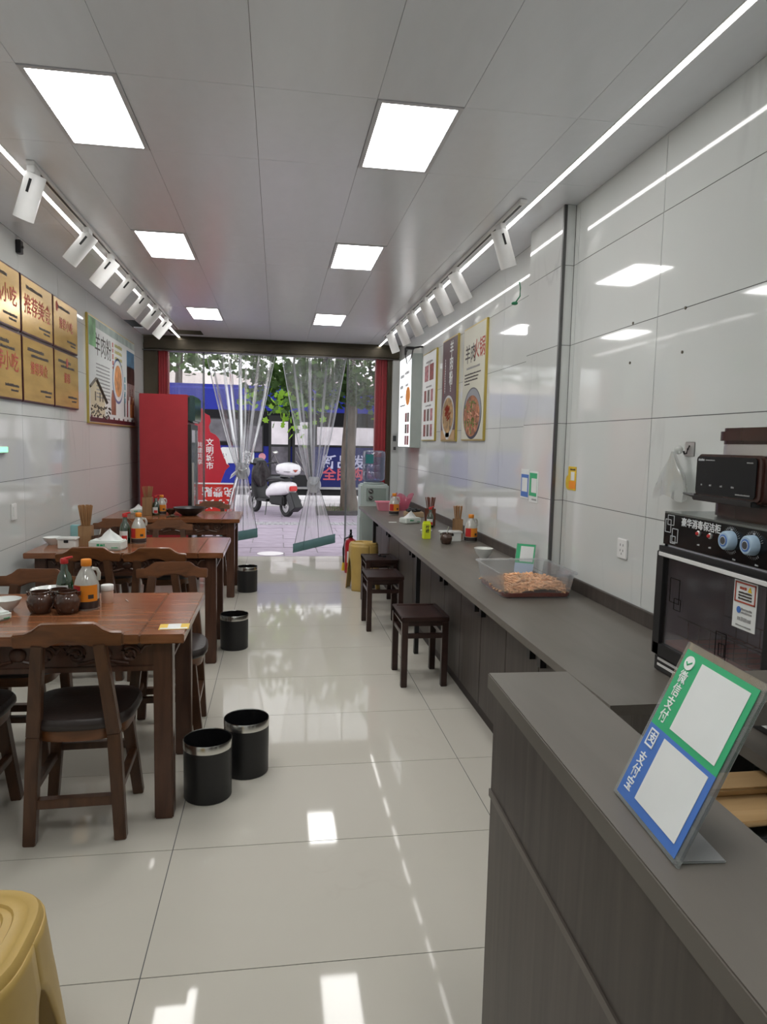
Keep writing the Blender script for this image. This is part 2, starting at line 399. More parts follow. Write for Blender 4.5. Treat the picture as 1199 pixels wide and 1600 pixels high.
# ceiling: panels with shadow joints, two open holes near the shopfront
LIGHTS = [(x0, x1, y0, y1) for y0, y1 in ((2.61, 3.20), (4.44, 5.03), (6.84, 7.44), (.21, .80)) for x0, x1 in ((-.846, -.566), (.365, .645))]  # last row, over the reception, is unseen and added to brighten the near room
cl = struct(MB().box(XL-.16, XR+.2, YB-.1, YS+.15, CEIL+.10, CEIL+.2).build('ceiling', gap_m), 'grey ceiling of long satin panels')
cx = [XL, -1.25, -.866, -.546, -.09, .345, .665, 1.10, XF]
cyy = [YB, .19, .82, 2.59, 3.22, 4.42, 5.05, 6.82, 7.46, 8.25, YS-.12]
HOLES = ((0, 8), (1, 9))
bx = []
for i in range(len(cx)-1):
    for k in range(len(cyy)-1):
        x0, x1, y0, y1 = cx[i]+.0008, cx[i+1]-.0008, cyy[k]+.0008, cyy[k+1]-.0008
        if i in (2, 5) and k in (1, 3, 5, 7): continue
        if (i, k) == (1, 9): bx.append((x0, x1, 8.66, y1, CEIL, CEIL+.012)); continue
        if (i, k) == (0, 8): bx.append((x0, x1, y0, 7.72, CEIL, CEIL+.012)); bx.append((-1.48, x1, 7.72, y1, CEIL, CEIL+.012)); continue
        bx.append((x0, x1, y0, y1, CEIL, CEIL+.012))
tiles(cl, ceil_m, 'panel', bx)
RC = ['nearest', 'middle', 'farthest', 'added unseen rear']
for n, (x0, x1, y0, y1) in enumerate(LIGHTS):
    side = 'beside the left track lights' if n % 2 == 0 else 'on the right half of the ceiling'
    t = thing('ceiling_light', f'{RC[n//2]} square lit ceiling panel {side}', 'ceiling light', ((x0+x1)/2, (y0+y1)/2, CEIL), 0, 'lit ceiling panels')
    w, d = (x1-x0)/2, (y1-y0)/2; q = .0185
    f = MB()
    f.box(-w-q, -w, -d-q, d+q, -.004, .03).box(w, w+q, -d-q, d+q, -.004, .03).box(-w, w, -d-q, -d, -.004, .03).box(-w, w, d, d+q, -.004, .03)
    f.build('frame', mat('pale lamp frame', (.55, .55, .58), .4) if n == 0 else MATS['pale lamp frame'], t)
    MB().box(-w, w, -d, d, -.001, .02).build('diffuser', panel_m, t)
for x, s, y1 in ((-1.182, 'left', YS-.02), (1.268, 'right', YS-.02)):
    t = thing('light_strip', f'long lit strip in the ceiling along the {s} wall', 'light strip', (x, 0, CEIL))
    MB().box(-.011, .011, -.6, y1, -.003, .012).build('diffuser', strip_m, t)
    MB().box(-.016, -.011, -.6, y1, -.002, .012).box(.011, .016, -.6, y1, -.002, .012).build('channel', whitemetal_m, t)

# shopfront: bronze header, frames, red posts
h = MB().box(XL-.16, XR+.2, YS-.02, YS+.10, 2.51, CEIL+.1).box(XL, XF, YS-.05, YS-.02, 2.535, 2.60).box(XL, XF, YS-.035, YS-.02, 2.64, 2.66)
struct(h.build('trim_2', bronze_m, None, .004), 'bronze header above the open shopfront')
struct(MB().box(XL, -1.43, YS-.04, YS+.1, 0, 2.51).box(XL+.02, -1.45, YS-.05, YS-.04, 0, 2.5).build('trim_3', bronze_m), 'bronze frame at the left of the shopfront')
struct(MB().box(1.373, 1.43, YS-.04, YS+.1, 0, 2.51).box(1.395, 1.41, YS-.05, YS-.04, 0, 2.5).build('trim_4', bronze_m), 'bronze frame at the right of the shopfront')
struct(MB().box(1.43, XF, YS-.1, YS+.1, 0, 2.51).build('trim_5', wall_m), 'pale jamb beside the right shopfront frame')
for x0, x1, n, s in ((-1.43, -1.31, 6, 'left above the red fridge'), (1.227, 1.373, 7, 'right behind the water bottle')):
    b = MB()
    w = (x1-x0)/4
    for k in range(4): b.box(x0+k*w+.002, x0+(k+1)*w-.002, YS-.0+.012*(k % 2), YS+.1, 0, 2.51)
    b.box(x0, x1, YS+.02, YS+.09, 0, 2.51)
    struct(b.build(f'trim_{n}', redcol_m, None, .004), f'red ribbed metal post at the shopfront, {s}')

# ------------------------------------------------------------------ reception counter and bar counter
RZ = math.radians(1.85)
t = thing('reception_counter', 'dark wood-grain reception counter with raised ledge carrying the payment sign', 'counter', (.425, 1.32, 0), -RZ)
# local: x to the inside, y back towards the camera is negative
LEN = 2.2
MB().box(0, .168, -LEN, 0, .968, 1.0).build('ledge_top', lamtop_m, t, .002)
MB().box(.012, .150, -LEN, -.012, .76, .968).build('upper_panel', lam_m, t)
MB().box(.012, .030, -LEN, -.012, .0, .745).build('lower_panel', lamlow_m, t)
MB().box(.0085, .032, -LEN, -.0095, .745, .76).build('edge_strip', edge_m, t)
MB().box(.030, .150, -LEN, -.02, .0, .76).build('inner_panel', lam_m, t)
MB().box(.150, .62, -LEN, -.35, .45, .475).build('inner_shelf', lam_m, t)
ZB, XC, XK, Y0, Y1 = .745, .922, 1.085, 1.755, 7.83
t = thing('bar_counter', 'long dark wood-grain bar counter top along the right wall', 'counter', (0, 0, 0))
MB().box(XC, XR-.001, Y0, PL0-.002, ZB-.03, ZB).box(XC, XP-.001, PL0-.002, PL1+.01, ZB-.03, ZB).box(XC, XF-.001, PL1+.01, Y1, ZB-.03, ZB).box(1.13, XR-.001, 1.0, Y0, ZB-.03, ZB).build('worktop', lamtop_m, t)
for n, (y0, y1, x) in enumerate(((1.0, PL0-.004, XR), (PL1+.012, Y1, XF))):
    MB().box(x-.018, x-.0005, y0, y1, ZB, ZB+.062).build('backsplash', lam_m, t, .002)
MB().box(XP-.018, XP-.0005, PL0+.05, PL1-.0, ZB, ZB+.02).build('backsplash', lam_m, t)
for y in (4.66, 6.86):
    MB().box(.955, .985, y-.018, y+.018, 0, ZB-.03).build('support_post', black_m, t, .002)
for n, (y0, y1) in enumerate(((1.78, 2.66), (2.66, 3.52), (3.52, 4.34), (4.34, 5.53), (5.53, 6.63), (6.63, 7.80))):
    pass
units = [(1.80, 2.27), (2.27, 3.11), (3.11, 3.93), (3.93, 4.75), (4.75, 6.08), (6.08, 7.15), (7.15, 7.80)]
ordn = ['nearest', 'second', 'third', 'fourth', 'fifth', 'sixth', 'farthest']
for n, (y0, y1) in enumerate(units):
    t = thing('base_cabinet', f'{ordn[n]} dark laminate cabinet under the bar counter, from the reception', 'cabinet', (XK, (y0+y1)/2, 0), 0, 'cabinets under the bar counter')
    w = (y1-y0)/2
    MB().box(.02, .33, -w+.001, w-.001, .06, ZB-.031).build('body', dark_m, t)
    MB().box(.012, .33, -w+.001, w-.001, 0, .06).build('plinth', kick_m, t)
    for s in (-1, 1):
        if w < .3 and s == 1: continue
        a, c = (-w, w) if w < .3 else ((-w, 0) if s < 0 else (0, w))
        d = MB().box(0, .019, a+.0025, c-.0025, .062, ZB-.035).build('door', lam_m, t, .0015)
        hy = (c-.06) if (s < 0 and w >= .3) else (a+.06)
        k = MB().box(-.026, -.020, hy-.018, hy+.018, .565, .605).box(-.022, 0, hy-.018, hy+.018, .600, .606).box(-.022, 0, hy-.018, hy-.012, .565, .605)
        k.build('handle', black_m, d)

# ------------------------------------------------------------------ payment sign on the ledge
t = thing('payment_sign', 'green and blue payment sign in a clear acrylic stand on the reception ledge', 'sign', (.442, .7465, 1.0), -math.radians(4.4))
# local: faces -x, width along y (far = left as read), leans to +x
lean = math.atan2(.088, .198)
uv = Vector((math.sin(lean), 0, math.cos(lean))); HS, WS = .2165, .081
def acr(M, x0, x1, z0, z1, th, nm='acrylic_plate'):
    b = MB(M); b.box(x0, x1, z0, z1, -th, 0); return b.build(nm, acryl_m, t, .001)
M = basis((0, 0, .003), NY, uv)
acr(M, -WS-.005, WS+.005, -.002, HS+.006, .0045)
b = MB(); b.box(0, .062, -WS*.96, WS*.96, 0, .003); b.build('acrylic_foot', clear('frosted acrylic', (.9, .92, .9), .35, .3, .3), t, .0012)
o = Vector((0, 0, .003))+uv*0+Vector((-.0006, 0, .0002))
slab('green_half', green_m, t, o, NY, uv, -WS+.004, WS-.003, HS*.49, HS-.003, .0006)
slab('blue_half', blue_m, t, o, NY, uv, -WS+.004, WS-.003, .004, HS*.49, .0006)
o2 = o+Vector((-.0008, 0, .0003))
slab('white_panel', paper_m, t, o2, NY, uv, -.034, .068, HS*.53, HS*.95, .0005, 0)
slab('white_panel', paper_m, t, o2, NY, uv, -.034, .068, .016, HS*.465, .0005, 0)
wt = mat('white print', (.82, .84, .83), .5)
text('微信支付', .0185, wt, t, o2+Vector((0, .058, 0))+uv*HS*.69, NY, uv, 'lettering', .006, 1, True)
text('支付宝', .0185, wt, t, o2+Vector((0, .058, 0))+uv*HS*.19, NY, uv, 'lettering', .006, 1, True)
disc('round_logo', wt, t, o2, NY, uv, -.0585, HS*.915, .0105, .0095)
b = MB(basis(o2+Vector((-.001, 0, 0)), NY, uv)); b.tube([(-.064, HS*.918, 0), (-.060, HS*.903, 0), (-.052, HS*.927, 0)], .0013, 5); b.build('check_mark', green_m, t)
b = MB(basis(o2, NY, uv)); q = HS*.415
b.box(-.068, -.066, q-.011, q+.011, 0, .001).box(-.050, -.048, q-.011, q+.011, 0, .001).box(-.068, -.048, q+.0095, q+.0115, 0, .001).box(-.068, -.048, q-.0115, q-.0095, 0, .001)
b.build('square_logo', wt, t)
text('支', .0145, wt, t, o2+Vector((0, .058, 0))+uv*q, NY, uv, 'lettering', .02)

# ------------------------------------------------------------------ behind the reception
t = thing('work_ledge', 'brown wooden worktop block behind the payment sign', 'counter', (1.06, 1.30, 0))
MB().box(-.17, .17, -.075, .12, .905, .953).build('ledge_top', lamtop_m, t, .002)
MB().box(.085, .105, -.04, .10, ZB, .905).box(.14, .16, -.04, .10, ZB, .905).build('side_panel', dark_m, t)
tag(MB().box(.80, 1.22, 1.275, 1.45, .668, .682).box(.82, 1.22, 1.36, 1.44, .682, .70).build('wooden_board', woodboard_m, None, .004), 'pale brown wooden board lying behind the reception counter', 'board')
b = MB()
pl = [(-.15, 0), (.15, 0), (.15, .03), (.12, .045), (-.06, .05), (-.12, .035), (-.15, .015)]
tag(MB(Matrix.Translation((.96, 1.29, .683)) @ Matrix.Rotation(PI/2-.25, 4, 'X')).prism([(x, z*1.6) for x, z in pl], -.006, .006).build('bamboo_lid', woodboard_m, None, .003), 'pale bamboo lid leaning on the board behind the reception counter', 'lid')
t = thing('storage_crate', 'dark grey plastic crate under the wooden board behind the reception', 'crate', (.99, 1.33, 0))
MB().box(-.24, .24, -.10, .10, .475, .655).build('body', greyplast_m, t, .01)
MB().box(-.25, .25, -.11, .11, .64, .667).build('rim', greyplast_m, t, .004)
MB().box(-.23, .23, -.09, .09, 0, .475).build('base', dark_m, t)
tag(MB().tube([(1.02, 1.22, .83), (1.06, 1.20, .815), (1.10, 1.21, .83), (1.16, 1.20, .835)], .004, 6).build('yellow_cable', mat('yellow cable sheath', (.8, .62, .03), .4)), 'yellow cable end behind the payment sign', 'cable')

# ------------------------------------------------------------------ sterilising cabinet
CX, CY0, CY1, CZ0, CZ1 = 1.236, 1.50, 2.055, ZB, 1.262
t = thing('sterilizing_cabinet', 'black glass-door dish sterilising cabinet on the bar counter', 'cabinet', (CX, 0, 0))
xb = XR-.03-CX
MB().box(0, xb, CY1-.02, CY1, CZ0, CZ1-.006).box(0, xb, CY0, CY0+.02, CZ0, CZ1-.006).box(xb-.012, xb, CY0, CY1, CZ0, CZ1).box(0, xb, CY0, CY1, CZ0, CZ0+.055).box(0, xb, CY0, CY1, 1.145, CZ1-.006).build('body', mat('grey cabinet liner', (.72, .73, .80), .5), t)
MB().box(-.006, xb, CY0-.004, CY1+.004, CZ1-.006, CZ1).build('top_plate', mat('grey-green steel top', (.22, .24, .23), .25, .6), t, .002)
MB().box(-.006, 0, CY0, CY1, 1.158, CZ1-.006).build('control_panel', blackgloss_m, t)
MB().box(-.012, 0, CY0, CY1+.012, 1.135, 1.151).build('door_top_edge', black_m, t)
d = MB()
d.box(-.022, -.002, CY1-.035, CY1+.006, .80, 1.135).box(-.022, -.002, CY0, CY0+.05, .80, 1.135).box(-.022, -.002, CY0, CY1, 1.118, 1.135).box(-.022, -.002, CY0, CY1, .80, .84)
d = d.build('door', black_m, t, .002)
MB().box(-.014, -.010, CY0+.05, CY1-.035, .84, 1.118).build('glass_pane', glassdark_m, d)
MB().box(-.027, -.0225, CY0+.02, CY1-.012, 1.122, 1.134).build('door_handle', white_m, d, .001)
o = Vector((-.0062, 0, 0))
for (a, c, z0, z1) in ((2.046, 2.016, 1.198, 1.238), (2.034, 2.000, 1.222, 1.252), (2.006, 1.976, 1.170, 1.212), (2.014, 1.988, 1.166, 1.188)):
    b = MB(); w = .0012
    for yy in (a, c): b.box(-.0075, -.006, yy-w, yy+w, z0, z1)
    for zz in (z0, z1): b.box(-.0075, -.006, c, a, zz-w, zz+w)
    b.build('square_motif', mat('silver line print', (.5, .52, .54), .4) if 'silver line print' not in MATS else MATS['silver line print'], t)
lineprint = MATS['silver line print']
text('豪华消毒保洁柜', .0275, mat('silver lettering', (.72, .74, .76), .4), t, (-.007, 1.863, 1.236), NY, UP, 'lettering', .015)
for y in (1.867, 1.812):
    k = MB(Matrix.Translation((-.006, y, 1.214)) @ Matrix.Rotation(-PI/2, 4, 'Y')); k.lathe([(.0085, 0), (.0085, .004), (.006, .006)], 16); k.build('indicator_rim', silver_m, t, 0, True)
    k = MB(Matrix.Translation((-.012, y, 1.214)) @ Matrix.Rotation(-PI/2, 4, 'Y')); k.lathe([(.0055, 0), (.0045, .004), (.001, .005)], 14); k.build('indicator_lamp', redcap_m, t, 0, True)
    lines('small_print', lineprint, t, (-.0062, y, 0), NY, UP, [(-.006, .006, 1.178, .005)])
for y, nm in ((1.721, 1), (1.63, 2)):
    R = Matrix.Translation((-.006, y, 1.214)) @ Matrix.Rotation(-PI/2, 4, 'Y')
    k = MB(R).lathe([(.027, 0), (.027, .004), (.0255, .02), (.022, .024)], 30).build('dial', cyan_m, t, 0, True)
    MB(R).lathe([(.0165, .0242), (.0165, .0250)], 24).build('dial_ring', blue_m, k, 0, True)
    MB(R).lathe([(.0125, .0252), (.0125, .0258)], 24).build('dial_face', mat('pale grey face', (.5, .55, .6), .4) if 'pale grey face' not in MATS else MATS['pale grey face'], k, 0, True)
    MB(R).lathe([(.0100, .0258), (.0095, .0268)], 24).build('dial_hub', greyplast_m, k, 0, True)
    b = MB(R)
    for q in range(30):
        a = 2*PI*q/36-PI*.4; b.bar((.031*math.cos(a), .031*math.sin(a), .0006), (.038*math.cos(a), .038*math.sin(a), .0006), .0005, n=4)
    b.build('dial_scale', lineprint, t)
    lines('small_print', lineprint, t, (-.0062, y, 0), NY, UP, [(.012, .024, 1.162, .005), (-.004, .004, 1.242, .005)])
MB().box(.005, xb-.02, CY0+.03, CY1-.03, .80, .848).build('tray', pinktray_m, t)
b = MB()
for k in range(9): b.bar((.03, CY0+.06+k*.048, .87), (xb-.03, CY0+.06+k*.048, .87), .0018, n=5)
for x in (.03, xb-.03): b.bar((x, CY0+.05, .872), (x, CY1-.05, .872), .0022, n=5); b.bar((x, CY0+.05, .93), (x, CY1-.05, .93), .002, n=5)
for k in range(8):
    for x in (.03, xb-.03): b.bar((x, CY0+.06+k*.055, .87), (x, CY0+.06+k*.055, .93), .0015, n=5)
b.build('wire_rack', chrome_m, t)
for (y0, y1, z0, z1) in ((1.985, 1.935, .985, 1.06), (1.96, 1.925, .965, 1.00), (1.745, 1.70, .86, .955), (1.73, 1.705, .89, .925)):
    b = MB()
    for yy in (y0, y1): b.box(-.0155, -.014, yy-.0009, yy+.0009, z0, z1)
    for zz in (z0, z1): b.box(-.0155, -.014, min(y0, y1), max(y0, y1), zz-.0009, zz+.0009)
    b.build('printed_frame', blackgloss_m, d)
so = (-.0150, 1.634, .063)
slab('warning_sticker', paper_m, d, so, NY, UP, -.046, .046, .925, 1.057, .0008, 0)
so = (-.0162, 1.634, .063)
redfr = MB(basis(so, NY, UP))
redfr.box(-.041, .041, 1.046, 1.050, 0, .001).box(-.041, .041, .995, .999, 0, .001).box(-.041, -.037, .995, 1.05, 0, .001).box(.037, .041, .995, 1.05, 0, .001); redfr.build('sticker_border', redtxt_m, d)
lines('small_print', redtxt_m, d, so, NY, UP, [(-.022, .006, 1.031, .008)]); lines('small_print', darktxt_m, d, so, NY, UP, [(-.026, .026, 1.020, .005), (-.026, .026, 1.012, .005), (-.026, .026, 1.004, .005)])
lines('small_print', greytxt_m, d, so, NY, UP, [(-.012, .03, .976, .006), (-.012, .03, .968, .005), (-.024, .028, .948, .011), (-.03, .03, .932, .004)])
b = MB(basis(so, NY, UP)); b.add([(.010, 1.028, 0), (.026, 1.028, 0), (.018, 1.042, 0), (.010, 1.028, .001), (.026, 1.028, .001), (.018, 1.042, .001)], [(3, 4, 5), (0, 1, 4, 3), (1, 2, 5, 4), (2, 0, 3, 5), (2, 1, 0)]); b.build('warning_triangle', yellow_m, d)
disc('sticker_emblem', blue_m, d, so, NY, UP, -.021, .975, .008, .009)
MB().box(-.012, 0, CY0, CY1, ZB+.002, .795).build('base_panel', black_m, t, .002)
MB().box(-.0135, -.012, CY0, CY1-.02, .782, .790).box(-.0135, -.012, CY0, CY1-.02, .764, .772).build('base_stripe', white_m, t)

# ------------------------------------------------------------------ tea boiler on the cabinet
t = thing('tea_boiler', 'brown and silver drinks machine with black front on the sterilising cabinet', 'appliance', (1.258, 1.80, CZ1))
def rbox(x0, x1, y0, y1, z0, z1, r, n=5):
    p = []
    for (cx_, cy_, a0) in ((x1-r, y1-r, 0), (x0+r, y1-r, PI/2), (x0+r, y0+r, PI), (x1-r, y0+r, 1.5*PI)):
        for k in range(n+1): a = a0+PI/2*k/n; p.append((cx_+r*math.cos(a), cy_+r*math.sin(a)))
    m = len(p)
    return [(x, y, z) for z in (z0, z1) for x, y in p], [tuple(range(m-1, -1, -1)), tuple(range(m, 2*m))]+[(k, (k+1) % m, m+(k+1) % m, m+k) for k in range(m)]
MB().add(*rbox(.03, .19, -.17, .12, .0, .05, .05)).build('base', kettle_m, t, .006)
MB().add(*rbox(.036, .184, -.162, .112, .05, .215, .055)).build('shell', silver_m, t, .003)
MB().add(*rbox(.030, .19, -.17, .118, .215, .262, .05)).build('lid', kettle_m, t, .010)
b = MB(basis((0, 0, 0), NY, UP)); q = rbox(-.15, .15, .055, .185, -.045, .0, .02); b.add(*q); b.build('front_housing', kettle_m, t, .006)
b = MB(basis((-.0015, 0, 0), NY, UP)); b.add(*rbox(-.138, .128, .068, .178, 0, .003, .01)); b.build('control_glass', blackgloss_m, t)
lines('small_print', lineprint, t, (-.005, 0, 0), NY, UP, [(-.128, -.10, .165, .007)]); lines('small_print', greytxt_m, t, (-.005, 0, 0), NY, UP, [(-.094, -.05, .166, .004), (.09, .115, .163, .004), (-.11, -.103, .092, .006), (-.07, -.06, .092, .006), (-.02, -.01, .092, .006), (.03, .042, .092, .006), (.05, .11, .074, .004)])
b = MB(basis((0, 0, 0), NY, UP)); b.box(-.145, .125, .046, .062, -.02, .010); b.build('lower_lip', black_m, t, .003)
MB().bar((.0, .14, .058), (.0, .205, .062), .008, .003, 8).build('spout', black_m, t)

# ------------------------------------------------------------------ things on the right wall
t = thing('wall_outlet', 'white power socket on the right wall tiles above the bar counter', 'socket', (XR, 2.80, 1.026))
MB().box(-.008, 0, -.043, .043, -.043, .043).build('plate', white_m, t, .003)
b = MB()
for (y, z) in ((-.012, .016), (.012, .016), (-.012, -.008), (.012, -.008), (0, -.022)): b.box(-.0085, -.0078, y-.002, y+.002, z-.005, z+.005)
b.build('slot', black_m, t)
t = thing('wall_hook', 'small square metal hook plate on the right wall holding a plastic bag', 'hook', (XR, 2.35, 1.462))
MB().box(-.003, 0, -.03, .03, -.026, .026).build('plate', silver_m, t, .002)
MB().tube([(-.003, 0, .012), (-.01, 0, .0), (-.014, 0, -.016), (-.022, 0, -.018), (-.026, 0, -.008)], .0035, 6).build('prong', black_m, t)
def bagf(u, v):
    w = .008+.085*math.sin(min(1, v*1.15)*PI/2)**1.3
    a = u*2*PI; r = 1+.16*math.sin(5*a+v*4)+.08*math.sin(9*a)
    return (-.05+.032*math.sin(a)*r*(.25+.75*v)*.8, math.cos(a)*w*r, -.17*v+.01*math.sin(3*a)*v)
tag(MB(Matrix.Translation((XR-.002, 2.372, 1.452))).sheet(29, 14, bagf).ball((-.03, 0, .006), .014, .02, .016).build('plastic_bag', bag_m, None, 0, True), 'crumpled translucent white carrier bag hanging from the wall hook', 'bag')
t = thing('yellow_sign_card', 'small yellow and orange payment card stuck by the pier corner', 'sign', (XR-.0006, 3.375, 1.30))
slab('card', yellow_m, t, (0, 0, 0), NY, UP, -.035, .06, -.058, .062, .002)
slab('orange_band', orange_m, t, (-.002, 0, 0), NY, UP, -.02, .06, -.05, -.012, .001)
slab('white_panel', paper_m, t, (-.002, 0, 0), NY, UP, .0, .044, -.008, .036, .001)
lines('small_print', darktxt_m, t, (-.0022, 0, 0), NY, UP, [(-.01, .05, .043, .01)])
disc('yellow_tag', yellow_m, t, (-.0005, 0, 0), NY, UP, -.04, -.02, .025, .035)
t = thing('card_sign', 'blue payment card beside the green one on the pier', 'sign', (XP-.0006, 3.878, 1.243))
slab('card', paper_m, t, (0, 0, 0), NY, UP, -.066, .066, -.085, .085, .0018)
slab('blue_field', blue_m, t, (-.0018, 0, 0), NY, UP, -.060, .060, -.075, .055, .0008); slab('white_panel', paper_m, t, (-.0026, 0, 0), NY, UP, -.045, .045, -.045, .035, .0008)
t = thing('card_sign', 'green payment card beside the blue one on the pier', 'sign', (XP-.0006, 3.738, 1.236))
slab('card', paper_m, t, (0, 0, 0), NY, UP, -.066, .066, -.09, .085, .0016)
slab('green_field', green_m, t, (-.0018, 0, 0), NY, UP, -.062, .050, -.055, .075, .0008); slab('white_panel', paper_m, t, (-.0026, 0, 0), NY, UP, -.030, .050, -.035, .045, .0008)
lines('small_print', greytxt_m, t, (-.002, 0, 0), NY, UP, [(-.02, .05, -.078, .01)])

# food posters
def poster(y0, y1, z0, z1, label, x=XF, wall=1, face=None):
    t = thing('food_poster', label, 'poster', (x, (y0+y1)/2, (z0+z1)/2)); w, hh = (y1-y0)/2, (z1-z0)/2; s = -wall
    MB().box(min(0, s*.018), max(0, s*.018), -w, w, -hh, hh).build('frame', goldframe_m, t, .002)
    o = Vector((s*.0185, 0, 0)); R = NY if wall > 0 else PY
    slab('print', face, t, o, R, UP, -w+.012, w-.012, -hh+.012, hh-.012, .001)
    return t, o+Vector((s*.0012, 0, 0)), R, w, hh
dish_m = mat('stir-fried meat dish', (.30, .12, .05), .5, vary=.75, vscale=26)
dish2_m = mat('noodle soup with chilli', (.36, .22, .08), .5, vary=.6, vscale=22)
pot_m = mat('black pot print', (.03, .03, .04), .3)
t, o, R, w, hh = poster(5.00, 5.62, 1.495, 2.39, 'cream poster of a lamb hot pot in a black pan, nearest on the right wall', face=cream_m)
b = o
text('羊肉', .155, darktxt_m, t, b+Vector((0, .10, hh*.50)), R, UP, 'lettering', .008); text('火锅', .155, redtxt_m, t, b+Vector((0, -.145, hh*.54)), R, UP, 'lettering', .012)
lines('small_print', greytxt_m, t, b, R, UP, [(-.20, .17, .115, .018)]); lines('small_print', darktxt_m, t, b, R, UP, [(-.25, .20, .07, .012), (-.25, .14, .045, .012), (-.25, .12, .02, .012), (-.25, -.1, -.005, .012)])
disc('pot_print', pot_m, t, b, R, UP, 0, -.235, .255, .20, .001, 36); disc('pan_rim', mat('steel rim print', (.25, .26, .28), .3), t, b+Vector((-.001, 0, 0)), R, UP, .01, -.225, .235, .18, .001, 36)
disc('dish_print', dish_m, t, b+Vector((-.002, 0, 0)), R, UP, -.01, -.255, .225, .16, .001, 36)
rb = random.Random(3); bb = MB(basis(b+Vector((-.003, 0, 0)), R, UP)); bg_ = MB(basis(b+Vector((-.0032, 0, 0)), R, UP))
for k in range(60):
    a = rb.uniform(0, 6.28); r = rb.uniform(0, .9)**.6; x, z = -.01+.2*r*math.cos(a), -.255+.14*r*math.sin(a); th = rb.uniform(0, 3.1); l = rb.uniform(.015, .035)
    (bb if k % 3 else bg_).bar((x-l*math.cos(th), z-l*math.sin(th), 0), (x+l*math.cos(th), z+l*math.sin(th), 0), .006, n=4)
bb.build('meat_print', mat('pink meat print', (.45, .20, .13), .5), t); bg_.build('herb_print', mat('green herb print', (.10, .18, .04), .5), t)
t, o, R, w, hh = poster(5.82, 6.36, 1.49, 2.40, 'dark purple poster of a noodle bowl, middle one on the right wall', face=purple_m)
text('羊肉粉', .13, paper_m, t, o+Vector((0, -.07, hh*.48)), R, UP, 'lettering', .015, 1, True); lines('small_print', paper_m, t, o, Vector(UP)*-1, Vector(R), [(-.30, .02, .055, .02), (-.28, .02, -.155, .02)]); lines('small_print', redtxt_m, t, o, Vector(UP)*-1, Vector(R), [(-.2, .05, -.20, .018)])
slab('table_print', woodboard_m, t, o, R, UP, -w+.013, w-.013, -hh+.013, -hh+.10, .0008)
disc('bowl_print', porc_m, t, o+Vector((-.001, 0, 0)), R, UP, 0, -.235, .225, .185, .001, 32); disc('bowl_foot_print', porc_m, t, o+Vector((-.001, 0, 0)), R, UP, 0, -.40, .07, .04, .001)
disc('soup_print', dish2_m, t, o+Vector((-.002, 0, 0)), R, UP, 0, -.225, .20, .155, .001, 32)
bb = MB(basis(o+Vector((-.003, 0, 0)), R, UP))
for k in range(26): a = rb.uniform(0, 6.28); r = rb.uniform(0, .1); x, z = r*math.cos(a), -.20+r*math.sin(a); bb.bar((x-.02, z-.012, 0), (x+.02, z+.014, 0), .006, n=4)
bb.build('chilli_print', redtxt_m, t)
t, o, R, w, hh = poster(6.62, 7.24, 1.495, 2.385, 'white menu poster with rows of small dish pictures, farthest on the right wall', face=paper_m)
text('菜单', .07, greytxt_m, t, o+Vector((0, 0, hh*.72)), R, UP)
foodmix = [mat('red dish print', (.22, .05, .04), .5, vary=.6, vscale=30), mat('brown dish print', (.12, .09, .07), .5, vary=.6, vscale=30), mat('pink dish print', (.34, .14, .15), .5, vary=.6, vscale=30)]
for (z, n, hgt) in ((.155, 2, .16), (-.055, 3, .12), (-.245, 3, .12), (-.40, 3, .12)):
    ww = (2*w-.16)/n
    for k in range(n): slab('dish_picture', foodmix[(k+n) % 3], t, o, R, UP, -w+.08+k*ww+.025, -w+.08+(k+1)*ww-.025, z, z+hgt, .0008)
lines('small_print', greytxt_m, t, o, R, UP, [(-.15, .15, .335, .02), (-.13, .13, .09, .018), (-.13, .13, -.10, .018)])

# lit menu box
t = thing('menu_light_box', 'lit white menu light box on the right wall near the shopfront', 'light box', (XF, 7.73, 1.92))
MB().box(-.115, 0, -.36, .36, -.50, .50).build('housing', mat('pale grey-green box shell', (.42, .47, .45), .4), t, .004)
slab('lit_face', box_m, t, (-.1155, 0, 0), NY, UP, -.35, .35, -.49, .49, .002)
o = Vector((-.1185, 0, 0))
lines('small_print', greytxt_m, t, o, NY, UP, [(-.28, -.05, .28, .04), (.0, .25, .30, .04), (-.28, -.1, .16, .04), (.05, .2, .17, .03), (-.28, -.1, .06, .03), (-.28, .05, -.04, .02)])
disc('dish_print', orange_m, t, o, NY, UP, .20, .06, .13, .10)
for k in range(3):
    for q in range(2): slab('dish_picture', foodmix[(k+q) % 3], t, o, NY, UP, .06+q*.13, .17+q*.13, -.22-k*.125, -.12-k*.125, .0008)
t = thing('wall_plate', 'small grey control plate on the pale jamb by the right shopfront frame', 'switch', (1.468, YS-.1, 1.47)); MB().box(-.03, .03, -.012, 0, -.115, .115).build('plate', silver_m, t, .003); MB().box(-.02, .02, -.015, -.012, .02, .09).box(-.012, .02, -.015, -.012, -.09, -.05).build('display', greyplast_m, t, .001)
t = thing('camera_bracket', 'black bracket and cables hanging above the lit menu box', 'bracket', (1.36, 7.35, 2.42))
MB().box(-.03, .06, -.03, .03, .03, .06).box(-.04, -.02, -.02, .02, -.03, .05).build('arm', black_m, t, .004)
MB().tube([(0, 0, .04), (-.03, 0, -.02), (-.01, 0, -.12), (.03, 0, -.06), (.05, 0, .03)], .006, 6).build('cable', black_m, t)
MB().bar((.05, 0, .05), (.158, 0, .07), .01).build('stem', black_m, t)
